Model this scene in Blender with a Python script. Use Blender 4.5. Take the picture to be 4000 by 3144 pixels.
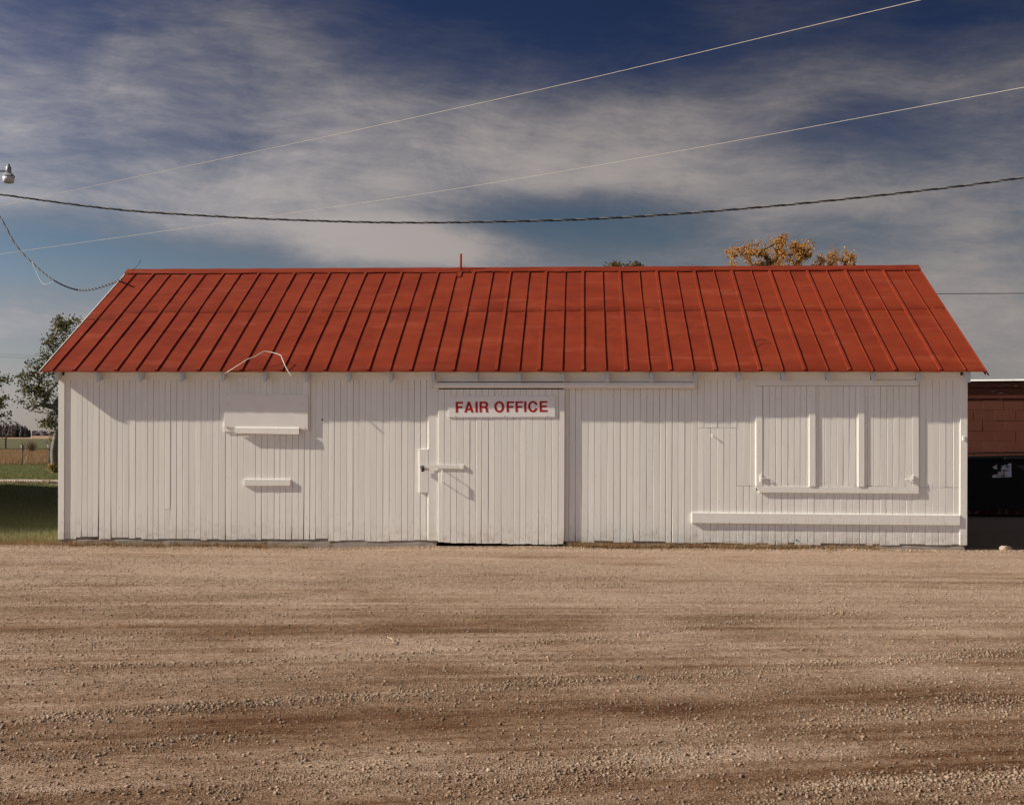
import bpy, bmesh, math, random
import numpy as np
from mathutils import Vector, Matrix

random.seed(7)
RNG = np.random.default_rng(11)
scene = bpy.context.scene
for o in list(bpy.data.objects):
    bpy.data.objects.remove(o)

# ------------------------------------------------------------------ camera
# World: X along the shed front (0 = left corner), Y away from the viewer, Z up.
F, TH, CX, D, V0, PH, H = 4720.0, 0.0578, 7.149, 16.153, 1702.5, 0.0029, 1.49
Rv = Vector((math.cos(TH), math.sin(TH), 0)); Fv = Vector((-math.sin(TH), math.cos(TH), 0)); Uv = Vector((0, 0, 1))
cam_data = bpy.data.cameras.new('camera')
cam = bpy.data.objects.new('camera', cam_data)
scene.collection.objects.link(cam)
cam_data.sensor_fit = 'HORIZONTAL'
cam_data.sensor_width = 36.0
cam_data.lens = 36.0 * F / 4000.0
cam_data.shift_y = (V0 - 1572.0) / 4000.0
cam_data.clip_start = 0.1
cam_data.clip_end = 6000.0
r2 = Rv * math.cos(PH) + Uv * math.sin(PH)
u2 = Uv * math.cos(PH) - Rv * math.sin(PH)
M = Matrix((r2, u2, -Fv)).transposed().to_4x4()
M.translation = Vector((CX, -D, H))
cam.matrix_world = M
scene.camera = cam

# ------------------------------------------------------------------ sun and sky
SA, SB = 6.2, 3.86            # sunlight runs SA right and SB down for each metre back
Ldir = Vector((SA, 1.0, -SB)).normalized()
SUN_EL = math.asin(-Ldir.z)
sun_data = bpy.data.lights.new('sun', 'SUN')
sun_data.energy = 5.0
sun_data.angle = math.radians(0.55)
sun_data.color = (1.0, 0.90, 0.73)
sun = bpy.data.objects.new('sun', sun_data)
scene.collection.objects.link(sun)
sun.rotation_euler = Ldir.to_track_quat('-Z', 'Y').to_euler()
sun.location = (-20, -10, 20)

scene.view_settings.view_transform = 'Standard'
scene.view_settings.look = 'None'
scene.view_settings.exposure = 0.40
scene.view_settings.gamma = 1.0
scene.view_settings.use_curve_mapping = False
scene.render.engine = 'CYCLES'
scene.cycles.use_denoising = True


def pixdir(px, py):
    du, dv = px - 2000.0, py - 1572.0
    u = du * math.cos(PH) + dv * math.sin(PH)
    v = -du * math.sin(PH) + dv * math.cos(PH) - (V0 - 1572.0)
    return Rv * (u / F) + Fv - Uv * (v / F)


def P(px, py, y=0.0):
    """point on the upright plane at depth y that shows at photograph pixel px, py -> (x, z)"""
    d = pixdir(px, py)
    t = (y + D) / d.y
    return CX + d.x * t, H + d.z * t


def PX(px, y=0.0, py=1800):
    return P(px, py, y)[0]


def PZ(px, py, y=0.0):
    return P(px, py, y)[1]


def PD(px, py, dist):
    d = pixdir(px, py)
    return Vector((CX, -D, H)) + d * dist


def G(px, py, z=0.0):
    d = pixdir(px, py)
    t = (z - H) / d.z
    return Vector((CX + d.x * t, -D + d.y * t, z))


class NT:
    def __init__(self, tree):
        self.t = tree
        tree.nodes.clear()

    def n(self, typ, **kw):
        nd = self.t.nodes.new(typ)
        for k, v in kw.items():
            if k == 'ins':
                for kk, vv in v.items():
                    self.set(nd.inputs[kk], vv)
            else:
                setattr(nd, k, v)
        return nd

    def set(self, sock, v):
        if isinstance(v, bpy.types.NodeSocket):
            self.t.links.new(v, sock)
        else:
            sock.default_value = v

    def math(self, op, a, b=0.0, c=0.0, clamp=False):
        nd = self.t.nodes.new('ShaderNodeMath'); nd.operation = op; nd.use_clamp = clamp
        for i, v in enumerate((a, b, c)):
            self.set(nd.inputs[i], v)
        return nd.outputs[0]

    def mix(self, f, a, b, blend='MIX'):
        nd = self.t.nodes.new('ShaderNodeMix'); nd.data_type = 'RGBA'; nd.blend_type = blend
        self.set(nd.inputs[0], f)
        self.set(nd.inputs[6], a if not isinstance(a, tuple) else (*a, 1) if len(a) == 3 else a)
        self.set(nd.inputs[7], b if not isinstance(b, tuple) else (*b, 1) if len(b) == 3 else b)
        return nd.outputs[2]

    def ramp(self, fac, stops, interp='LINEAR'):
        nd = self.t.nodes.new('ShaderNodeValToRGB')
        cr = nd.color_ramp; cr.interpolation = interp
        while len(cr.elements) < len(stops):
            cr.elements.new(0.5)
        for e, (p, c) in zip(cr.elements, stops):
            e.position = p
            e.color = (*c, 1) if isinstance(c, tuple) else (c, c, c, 1)
        self.set(nd.inputs[0], fac)
        return nd.outputs[0]

    def noise(self, vec, scale, detail=4, rough=0.55, dist=0.0):
        nd = self.n('ShaderNodeTexNoise', ins={'Scale': scale, 'Detail': detail, 'Roughness': rough, 'Distortion': dist})
        if vec is not None:
            self.set(nd.inputs['Vector'], vec)
        return nd.outputs['Fac']

    def mapping(self, vec, loc=(0, 0, 0), rot=(0, 0, 0), scale=(1, 1, 1)):
        nd = self.n('ShaderNodeMapping')
        self.set(nd.inputs[0], vec)
        nd.inputs[1].default_value = loc; nd.inputs[2].default_value = rot; nd.inputs[3].default_value = scale
        return nd.outputs[0]

    def smooth(self, v, a, b, lo=0.0, hi=1.0):
        nd = self.n('ShaderNodeMapRange', interpolation_type='SMOOTHSTEP')
        self.set(nd.inputs[0], v)
        for i, x in enumerate((a, b, lo, hi)):
            nd.inputs[1 + i].default_value = x
        return nd.outputs[0]


def make_world():
    w = bpy.data.worlds.new('World')
    scene.world = w
    w.use_nodes = True
    t = NT(w.node_tree)
    sky = t.n('ShaderNodeTexSky', sky_type='NISHITA', sun_disc=False)
    sky.sun_elevation = SUN_EL
    sdir = -Ldir
    sky.sun_rotation = math.atan2(sdir.x, sdir.y)
    sky.air_density = 1.0; sky.dust_density = 0.6; sky.ozone_density = 2.5
    co = t.n('ShaderNodeTexCoord').outputs['Generated']
    sep = t.n('ShaderNodeSeparateXYZ', ins={0: co})
    el = sep.outputs['Z']
    # clear sky: Nishita deepened with height, as the polarised print shows it
    tint = t.ramp(t.math('MULTIPLY', el, 2.5, clamp=True),
                  [(0.0, (0.42, 0.36, 0.35)), (0.22, (0.29, 0.25, 0.24)), (0.42, (0.172, 0.176, 0.178)), (0.62, (0.080, 0.087, 0.13)),
                   (0.82, (0.060, 0.068, 0.108)), (1.0, (0.050, 0.058, 0.095))])
    clear = t.mix(1.0, sky.outputs[0], tint, 'MULTIPLY')
    # high thin cloud
    warp = t.n('ShaderNodeTexNoise', ins={'Vector': t.mapping(co, scale=(1, 1, 1.6)), 'Scale': 3.0, 'Detail': 3.0})
    wv = t.n('ShaderNodeVectorMath', operation='MULTIPLY_ADD', ins={0: warp.outputs['Color'], 1: (0.075, 0.075, 0.05), 2: co}).outputs[0]
    shear = t.n('ShaderNodeCombineXYZ', ins={0: t.math('MULTIPLY_ADD', el, -0.9, t.n('ShaderNodeSeparateXYZ', ins={0: wv}).outputs[0])})
    s2 = t.n('ShaderNodeSeparateXYZ', ins={0: wv})
    t.set(shear.inputs[1], s2.outputs[1]); t.set(shear.inputs[2], t.math('MULTIPLY', s2.outputs[2], 3.4))
    big = t.noise(shear.outputs[0], 3.3, 8, 0.55, 0.1)
    fine = t.noise(t.mapping(shear.outputs[0], rot=(0.2, 0.5, 0.1), scale=(1.0, 1.0, 1.5)), 9.0, 10, 0.66, 0.15)
    fib = t.noise(t.mapping(wv, rot=(0.0, 0.62, 0.0), scale=(1.0, 1.0, 5.0)), 10.0, 9, 0.64, 0.1)
    dens = t.math('ADD', t.math('MULTIPLY', big, 0.66), t.math('MULTIPLY', fine, 0.30))
    dens = t.math('ADD', dens, t.math('MULTIPLY', fib, 0.24))
    blobs = [(2150, 20, 900, 420, -0.40), (3700, 60, 560, 330, -0.34), (1500, 0, 420, 260, -0.12),
             (2250, 850, 620, 120, -0.42), (3380, 520, 420, 120, -0.26), (450, 1000, 1150, 150, -0.34),
             (2950, 960, 800, 110, -0.20), (3600, 1040, 500, 90, 0.10),
             (2000, 560, 950, 330, 0.20), (250, 520, 800, 400, 0.06), (350, 120, 900, 330, -0.12), (3300, 830, 950, 210, 0.16),
             (1500, 950, 520, 95, 0.40), (3650, 330, 620, 200, 0.18), (1150, 330, 600, 300, 0.10), (900, 760, 800, 150, 0.12),
             (250, 1230, 900, 130, 0.12), (3800, 1250, 900, 200, 0.22)]
    for (bx, by, rx, ry, wgt) in blobs:
        c = pixdir(bx, by).normalized()
        sx, sz = F / rx, F / ry
        d = t.n('ShaderNodeVectorMath', operation='SUBTRACT', ins={0: wv, 1: (c.x + 0.0375, c.y + 0.0375, c.z + 0.025)}).outputs[0]
        d = t.n('ShaderNodeVectorMath', operation='MULTIPLY', ins={0: d, 1: (sx, min(sx, sz), sz)}).outputs[0]
        ln = t.n('ShaderNodeVectorMath', operation='LENGTH', ins={0: d}).outputs['Value']
        dens = t.math('ADD', dens, t.smooth(ln, 1.35, 0.0, 0.0, wgt))
    fan = t.n('ShaderNodeCombineXYZ', ins={0: t.math('MULTIPLY_ADD', s2.outputs[2], -1.6, s2.outputs[0]), 1: s2.outputs[1], 2: t.math('MULTIPLY_ADD', s2.outputs[2], 2.4, t.math('MULTIPLY', s2.outputs[0], 0.5))}).outputs[0]
    strand = t.noise(t.mapping(fan, scale=(2.2, 2.2, 9.0)), 6.0, 10, 0.68, 0.25)
    wisp = t.noise(t.mapping(wv, scale=(2.4, 2.4, 3.4)), 5.5, 10, 0.68, 0.5)
    dens = t.math('ADD', dens, t.math('MULTIPLY_ADD', strand, 0.17, -0.085))
    dens = t.math('ADD', dens, t.math('MULTIPLY_ADD', wisp, 0.30, -0.15))
    cover = t.smooth(dens, 0.22, 0.90)
    cover = t.math('MULTIPLY', cover, 0.94)
    ccol = t.mix(t.smooth(dens, 0.45, 0.95), (1.00, 0.97, 1.08), (2.20, 1.95, 1.82))
    # the cloud sheet dims with height like the sky behind it
    ccol = t.mix(1.0, ccol, t.ramp(t.math('MULTIPLY', el, 2.5, clamp=True), [(0.0, 1.0), (0.55, 0.92), (0.8, 0.62), (1.0, 0.55)]), 'MULTIPLY')
    col = t.mix(cover, clear, ccol)
    # air and thin cloud scatter light forward: the sky brightens towards the sun
    cosg = t.n('ShaderNodeVectorMath', operation='DOT_PRODUCT', ins={0: co, 1: tuple(sdir)}).outputs['Value']
    lobe = t.math('POWER', t.math('MULTIPLY_ADD', cosg, 0.5, 0.5, clamp=True), 5.5)
    col = t.mix(1.0, col, t.n('ShaderNodeCombineColor', ins={0: t.math('MULTIPLY_ADD', lobe, 5.6, 0.97), 1: t.math('MULTIPLY_ADD', lobe, 6.2, 0.97), 2: t.math('MULTIPLY_ADD', lobe, 7.0, 0.97)}).outputs[0], 'MULTIPLY')
    bg = t.n('ShaderNodeBackground', ins={'Color': col, 'Strength': 0.13})
    out = t.n('ShaderNodeOutputWorld')
    t.t.links.new(bg.outputs[0], out.inputs[0])


make_world()

# ------------------------------------------------------------------ materials
MATS = {}


def material(name, build, rough=0.8, spec=0.25):
    m = bpy.data.materials.new(name)
    m.use_nodes = True
    t = NT(m.node_tree)
    bsdf = t.n('ShaderNodeBsdfPrincipled')
    out = t.n('ShaderNodeOutputMaterial')
    t.t.links.new(bsdf.outputs[0], out.inputs[0])
    bsdf.inputs['Roughness'].default_value = rough
    bsdf.inputs['Specular IOR Level'].default_value = spec
    build(t, bsdf)
    MATS[name] = m
    return m


def obco(t):
    return t.n('ShaderNodeTexCoord').outputs['Object']


def bump(t, b, h, strength, dist):
    nd = t.n('ShaderNodeBump', ins={'Strength': strength, 'Distance': dist, 'Height': h})
    t.set(b.inputs['Normal'], nd.outputs[0])


def plain(name, col, rough=0.7, var=0.15, scale=6.0, bmp=0.0, metal=0.0, spec=0.25):
    def f(t, b):
        co = obco(t)
        n = t.noise(co, scale, 4)
        c = t.mix(n, tuple(max(0, x * (1 - var)) for x in col), tuple(min(1, x * (1 + var)) for x in col))
        t.set(b.inputs['Base Color'], c)
        b.inputs['Metallic'].default_value = metal
        if bmp:
            bump(t, b, t.noise(co, scale * 8, 3), 0.4, bmp)
    return material(name, f, rough, spec)


def white_paint(t, b, grime=1.0):
    co = t.n('ShaderNodeNewGeometry').outputs['Position']
    rnd = t.n('ShaderNodeObjectInfo').outputs['Random']
    rv = t.n('ShaderNodeCombineXYZ', ins={0: t.math('MULTIPLY', rnd, 13.0), 1: 0.0, 2: t.math('MULTIPLY', rnd, 31.0)}).outputs[0]
    cs = t.n('ShaderNodeVectorMath', operation='ADD', ins={0: co, 1: rv}).outputs[0]
    grain = t.noise(t.mapping(cs, scale=(60, 60, 2.2)), 1.0, 5, 0.6)
    blot = t.noise(t.mapping(cs, scale=(9, 9, 1.6)), 1.0, 4, 0.6)
    base = t.mix(t.smooth(blot, 0.35, 0.75), (0.87, 0.865, 0.815), (0.82, 0.815, 0.77))
    base = t.mix(t.math('MULTIPLY', rnd, 0.35), base, (0.78, 0.76, 0.73))
    # worn spots, more of them towards the foot of the wall
    z = t.n('ShaderNodeSeparateXYZ', ins={0: co}).outputs[2]
    foot = t.smooth(z, 0.75, 0.05)
    chip = t.noise(t.mapping(cs, scale=(55, 55, 9)), 1.0, 4, 0.7)
    thr = t.math('SUBTRACT', chip, t.math('MULTIPLY', foot, 0.07 * grime))
    worn = t.smooth(thr, 0.365, 0.315)
    base = t.mix(t.math('MULTIPLY', worn, 0.55), base, (0.42, 0.38, 0.34))
    splash = t.math('MULTIPLY', t.smooth(z, 0.36, 0.06), t.smooth(t.noise(t.mapping(co, scale=(5, 5, 9)), 1.0, 6, 0.7), 0.40, 0.70))
    base = t.mix(t.math('MULTIPLY', splash, 0.5 * grime), base, (0.46, 0.37, 0.27))
    stain = t.noise(t.mapping(cs, scale=(20, 20, 1.2)), 1.0, 3, 0.6)
    base = t.mix(t.math('MULTIPLY', t.smooth(stain, 0.62, 0.80), 0.30), base, (0.60, 0.55, 0.49))
    t.set(b.inputs['Base Color'], base)
    h = t.math('ADD', t.math('MULTIPLY', grain, 0.5), t.math('MULTIPLY', t.noise(t.mapping(cs, scale=(40, 40, 14)), 1.0, 4, 0.6), 0.9))
    bump(t, b, h, 0.22, 0.0014)


material('white_paint', white_paint, 0.62, 0.2)
plain('white_trim', (0.84, 0.82, 0.78), 0.6, 0.06, 5, 0.0008)
plain('tail_blue_grey', (0.60, 0.63, 0.67), 0.6, 0.06, 5, 0.0008)  # bluish grey, cooler and darker than the white trim
plain('sign_white', (0.84, 0.83, 0.81), 0.45, 0.02, 3)
plain('sign_red', (0.42, 0.016, 0.018), 0.45, 0.05, 30)
plain('bare_dark', (0.06, 0.05, 0.04), 0.9, 0.3)
plain('screw', (0.10, 0.07, 0.05), 0.6, 0.3)
plain('padlock_dark', (0.03, 0.022, 0.02), 0.45, 0.3, 40, spec=0.5)
plain('galvanised', (0.30, 0.32, 0.34), 0.5, 0.15, 20, metal=0.4)
plain('aluminium_wire', (0.46, 0.42, 0.37), 0.6, 0.1)
plain('grey_wire', (0.22, 0.21, 0.20), 0.6, 0.1)
plain('dry_stick', (0.42, 0.31, 0.22), 0.9, 0.2)
plain('black_wire', (0.025, 0.023, 0.025), 0.6, 0.2)
plain('white_cable', (0.74, 0.72, 0.68), 0.5, 0.1)
plain('pole_wood', (0.16, 0.12, 0.085), 0.9, 0.3, 8, 0.003)
plain('barn_wall', (0.42, 0.40, 0.37), 0.8, 0.15, 2)
plain('barn_roof', (0.30, 0.31, 0.32), 0.5, 0.15, 2)
plain('bark', (0.10, 0.08, 0.065), 0.95, 0.35, 9, 0.004)
plain('bark_grey', (0.22, 0.20, 0.18), 0.95, 0.35, 9, 0.004)
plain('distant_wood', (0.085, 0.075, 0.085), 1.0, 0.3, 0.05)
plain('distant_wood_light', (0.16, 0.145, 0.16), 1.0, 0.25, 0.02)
plain('bush_twig', (0.14, 0.095, 0.06), 0.95, 0.3)
plain('rubber', (0.02, 0.02, 0.02), 0.8, 0.2)
plain('lens_glass', (0.72, 0.72, 0.74), 0.25, 0.05, 5, spec=0.5)


def roof_paint(t, b):
    co = t.n('ShaderNodeNewGeometry').outputs['Position']
    rnd = t.n('ShaderNodeObjectInfo').outputs['Random']
    n1 = t.noise(t.mapping(co, scale=(1.6, 2.2, 2.2)), 1.0, 5, 0.6, 0.6)
    n2 = t.noise(t.mapping(co, scale=(7, 11, 11)), 1.0, 5, 0.65)
    c = t.mix(t.smooth(n1, 0.3, 0.72), (0.212, 0.033, 0.0135), (0.158, 0.022, 0.010))
    c = t.mix(t.math('MULTIPLY', rnd, 0.28), c, (0.24, 0.040, 0.018))
    c = t.mix(t.math('MULTIPLY', t.smooth(n2, 0.58, 0.80), 0.42), c, (0.105, 0.014, 0.010))
    n3 = t.noise(t.mapping(co, scale=(0.9, 5, 5)), 1.0, 5, 0.6, 0.4)
    c = t.mix(t.math('MULTIPLY', t.smooth(n3, 0.52, 0.72), 0.35), c, (0.31, 0.075, 0.040))
    chips = t.noise(t.mapping(co, scale=(40, 60, 60)), 1.0, 3, 0.6)
    c = t.mix(t.math('MULTIPLY', t.smooth(chips, 0.80, 0.84), 0.5), c, (0.45, 0.36, 0.30))
    t.set(b.inputs['Base Color'], c)
    t.set(b.inputs['Roughness'], t.math('MULTIPLY_ADD', n2, 0.25, 0.5))
    bump(t, b, t.math('ADD', n1, t.math('MULTIPLY', n2, 0.25)), 0.5, 0.012)


material('roof_red', roof_paint, 0.7, 0.08)


def concrete(t, b):
    co = t.n('ShaderNodeNewGeometry').outputs['Position']
    n = t.noise(co, 14, 6, 0.65)
    n2 = t.noise(co, 3, 3)
    c = t.mix(n, (0.42, 0.375, 0.33), (0.27, 0.24, 0.21))
    c = t.mix(t.smooth(n2, 0.55, 0.7), c, (0.19, 0.14, 0.10))
    t.set(b.inputs['Base Color'], c)
    bump(t, b, n, 0.6, 0.006)


material('concrete', concrete, 0.95, 0.1)


def block_paint(t, b):
    co = t.n('ShaderNodeNewGeometry').outputs['Position']
    rnd = t.n('ShaderNodeObjectInfo').outputs['Random']
    n = t.noise(co, 40, 5, 0.65)
    n1 = t.noise(co, 2.2, 4)
    c = t.mix(n1, (0.200, 0.074, 0.050), (0.145, 0.052, 0.036))
    c = t.mix(t.math('MULTIPLY', rnd, 0.5), c, (0.20, 0.085, 0.058))
    z = t.n('ShaderNodeSeparateXYZ', ins={0: co}).outputs[2]
    chip = t.math('SUBTRACT', t.noise(t.mapping(co, scale=(9, 9, 16)), 1.0, 5, 0.65), t.smooth(z, 0.12, 0.45, -0.13, 0.0))
    c = t.mix(t.smooth(chip, 0.715, 0.735), c, (0.55, 0.46, 0.42))
    t.set(b.inputs['Base Color'], c)
    bump(t, b, n, 0.8, 0.006)


material('block_paint', block_paint, 0.9, 0.1)


def peeling_board(t, b):
    co = t.n('ShaderNodeNewGeometry').outputs['Position']
    n1 = t.noise(t.mapping(co, scale=(3, 3, 30)), 1.0, 4)
    c = t.mix(n1, (0.170, 0.060, 0.040), (0.11, 0.040, 0.028))
    chip = t.noise(t.mapping(co, scale=(7, 7, 34)), 1.0, 5, 0.62)
    c = t.mix(t.smooth(chip, 0.635, 0.655), c, (0.44, 0.36, 0.33))
    t.set(b.inputs['Base Color'], c)
    bump(t, b, n1, 0.4, 0.004)


material('peeling_board', peeling_board, 0.85, 0.1)


def dumpster_paint(t, b):
    co = obco(t)
    n = t.noise(co, 5, 5)
    c = t.mix(n, (0.010, 0.010, 0.011), (0.020, 0.019, 0.019))
    chip = t.noise(co, 30, 3, 0.6)
    c = t.mix(t.smooth(chip, 0.775, 0.79), c, (0.25, 0.24, 0.25))
    t.set(b.inputs['Base Color'], c)


material('dumpster_paint', dumpster_paint, 0.75, 0.1)


def label_paper(t, b):
    co = obco(t)
    n = t.noise(t.mapping(co, scale=(30, 30, 6)), 1.0, 4)
    c = t.mix(t.smooth(n, 0.55, 0.62), (0.62, 0.60, 0.66), (0.30, 0.15, 0.08))
    t.set(b.inputs['Base Color'], c)


material('label_paper', label_paper, 0.7)


def attr_colour(t, b, name='tone', rough=0.95):
    a = t.n('ShaderNodeAttribute', attribute_name=name)
    return a


def dirt_mat(t, b):
    a = t.n('ShaderNodeAttribute', attribute_name='brown').outputs['Fac']
    s = t.n('ShaderNodeAttribute', attribute_name='fines').outputs['Fac']
    co = t.n('ShaderNodeNewGeometry').outputs['Position']
    n = t.noise(co, 55, 5, 0.7)
    n2 = t.noise(co, 240, 3, 0.6)
    vor = t.n('ShaderNodeTexVoronoi', ins={'Vector': co, 'Scale': 72.0, 'Randomness': 1.0})
    vor2 = t.n('ShaderNodeTexVoronoi', ins={'Vector': co, 'Scale': 210.0, 'Randomness': 1.0})
    mott = t.noise(t.mapping(co, scale=(0.6, 1.0, 1.0)), 26, 6, 0.75)
    a = t.math('ADD', a, t.math('MULTIPLY_ADD', mott, 0.85, -0.425), clamp=True)
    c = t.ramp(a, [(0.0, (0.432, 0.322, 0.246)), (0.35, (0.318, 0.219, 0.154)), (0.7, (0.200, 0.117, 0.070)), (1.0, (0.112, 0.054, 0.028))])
    grit = t.mix(t.n('ShaderNodeSeparateColor', ins={0: vor.outputs['Color']}).outputs[0], (0.60, 0.465, 0.360), (0.125, 0.080, 0.050))
    vor3 = t.n('ShaderNodeTexVoronoi', ins={'Vector': co, 'Scale': 40.0, 'Randomness': 1.0})
    grit2 = t.mix(t.n('ShaderNodeSeparateColor', ins={0: vor3.outputs['Color']}).outputs[1], (0.60, 0.475, 0.370), (0.110, 0.068, 0.042))
    grit = t.mix(0.4, grit, grit2)
    gfac = t.mix(1.0, grit, (2.70, 3.48, 4.50), 'MULTIPLY')
    c = t.mix(t.math('MULTIPLY_ADD', t.math('SUBTRACT', 1.0, s, clamp=True), 0.30, 0.62), c, t.mix(1.0, c, gfac, 'MULTIPLY'))
    c = t.mix(t.smooth(n, 0.25, 0.75), t.mix(0.18, c, (0.05, 0.032, 0.02)), c)
    t.set(b.inputs['Base Color'], c)
    hh = t.math('ADD', t.math('MULTIPLY', vor.outputs['Distance'], -0.9), t.math('MULTIPLY', vor2.outputs['Distance'], -0.45))
    hh = t.math('MULTIPLY', hh, t.math('SUBTRACT', 1.15, s))
    hh = t.math('ADD', hh, t.math('ADD', t.math('MULTIPLY', n, 0.8), t.math('MULTIPLY', n2, 0.35)))
    bump(t, b, hh, 1.0, 0.011)


material('gravel_dirt', dirt_mat, 0.98, 0.05)


def coarse_gravel(t, b):
    co = t.n('ShaderNodeNewGeometry').outputs['Position']
    n = t.noise(co, 1.2, 5)
    v = t.n('ShaderNodeTexVoronoi', ins={'Vector': co, 'Scale': 45.0})
    c = t.mix(n, (0.21, 0.165, 0.12), (0.125, 0.088, 0.06))
    c = t.mix(0.35, c, t.mix(t.n('ShaderNodeSeparateColor', ins={0: v.outputs['Color']}).outputs[0], (0.3, 0.25, 0.2), (0.06, 0.045, 0.03)))
    t.set(b.inputs['Base Color'], c)
    bump(t, b, t.math('MULTIPLY', v.outputs['Distance'], -1.0), 0.8, 0.02)


material('coarse_gravel', coarse_gravel, 0.98, 0.05)


def stone_mat(t, b):
    a = t.n('ShaderNodeAttribute', attribute_name='tone')
    co = t.n('ShaderNodeNewGeometry').outputs['Position']
    n = t.noise(co, 120, 3)
    t.set(b.inputs['Base Color'], t.mix(t.math('MULTIPLY', n, 0.5), a.outputs['Color'], (0.2, 0.15, 0.11)))


material('stone', stone_mat, 0.95, 0.1)


def ground_zone(name, c1, c2, scale, c3=None, stretch=(1, 1, 1), bmp=0.03):
    def f(t, b):
        co = t.mapping(t.n('ShaderNodeNewGeometry').outputs['Position'], scale=stretch)
        n = t.noise(co, scale, 6, 0.65)
        m = t.noise(co, scale * 0.12, 4, 0.6)
        c = t.mix(t.smooth(n, 0.3, 0.7), c1, c2)
        if c3:
            c = t.mix(t.smooth(m, 0.5, 0.68), c, c3)
        t.set(b.inputs['Base Color'], c)
        bump(t, b, n, 0.7, bmp)
    return material(name, f, 0.98, 0.05)


ground_zone('lawn_ground', (0.060, 0.082, 0.022), (0.090, 0.115, 0.034), 6, (0.115, 0.105, 0.045))
ground_zone('dry_grass_ground', (0.24, 0.135, 0.062), (0.33, 0.20, 0.10), 1.4, (0.19, 0.10, 0.05), (0.5, 1, 1), 0.2)
ground_zone('green_field_ground', (0.085, 0.090, 0.046), (0.120, 0.112, 0.064), 0.2, (0.12, 0.10, 0.06), (0.4, 1, 1))
ground_zone('stubble_ground', (0.30, 0.20, 0.125), (0.36, 0.25, 0.165), 0.05, None, (0.3, 1, 1))
ground_zone('drive_ground', (0.52, 0.47, 0.42), (0.36, 0.31, 0.26), 5, (0.24, 0.17, 0.11))


def leaf_mat(name, ca, cb, trans):
    def f(t, b):
        a = t.n('ShaderNodeAttribute', attribute_name='tone').outputs['Fac']
        c = t.mix(a, ca, cb)
        t.set(b.inputs['Base Color'], c)
        try:
            b.inputs['Transmission Weight'].default_value = 0.0
        except Exception:
            pass
        tr = t.n('ShaderNodeBsdfTranslucent')
        t.set(tr.inputs[0], c)
        mx = t.n('ShaderNodeMixShader', ins={0: trans})
        t.t.links.new(b.outputs[0], mx.inputs[1]); t.t.links.new(tr.outputs[0], mx.inputs[2])
        out = [n for n in t.t.nodes if n.type == 'OUTPUT_MATERIAL'][0]
        t.t.links.new(mx.outputs[0], out.inputs[0])
    return material(name, f, 0.7, 0.2)


leaf_mat('leaf_green', (0.042, 0.045, 0.014), (0.155, 0.135, 0.042), 0.35)
leaf_mat('leaf_yellow', (0.36, 0.165, 0.034), (0.66, 0.35, 0.09), 0.4)
leaf_mat('leaf_gold', (0.16, 0.10, 0.025), (0.36, 0.24, 0.06), 0.3)
leaf_mat('leaf_olive', (0.075, 0.065, 0.016), (0.17, 0.12, 0.03), 0.3)
leaf_mat('grass_blade', (0.095, 0.105, 0.035), (0.25, 0.225, 0.105), 0.3)
leaf_mat('verge_blade', (0.14, 0.14, 0.05), (0.36, 0.33, 0.17), 0.3)
leaf_mat('dry_blade', (0.18, 0.095, 0.04), (0.40, 0.27, 0.14), 0.3)

# ------------------------------------------------------------------ object helpers
COL = scene.collection


def wloc(o):
    v = Vector((0, 0, 0))
    while o is not None:
        v = v + o.location
        o = o.parent
    return v


def link(name, me, mat=None, parent=None, at=None):
    o = bpy.data.objects.new(name, me)
    COL.objects.link(o)
    if mat is not None and me is not None:
        me.materials.clear(); me.materials.append(MATS[mat] if isinstance(mat, str) else mat)
    if parent is not None:
        o.parent = parent
        o.location = (Vector(at) if at is not None else Vector((0, 0, 0))) - wloc(parent)
    elif at is not None:
        o.location = at
    return o


def empty(name, loc):
    o = bpy.data.objects.new(name, None)
    COL.objects.link(o)
    o.location = loc
    o.empty_display_size = 0.2
    return o


def tag(o, label=None, cat=None, group=None, kind=None):
    if label: o['label'] = label
    if cat: o['category'] = cat
    if group: o['group'] = group
    if kind: o['kind'] = kind
    return o


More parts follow.
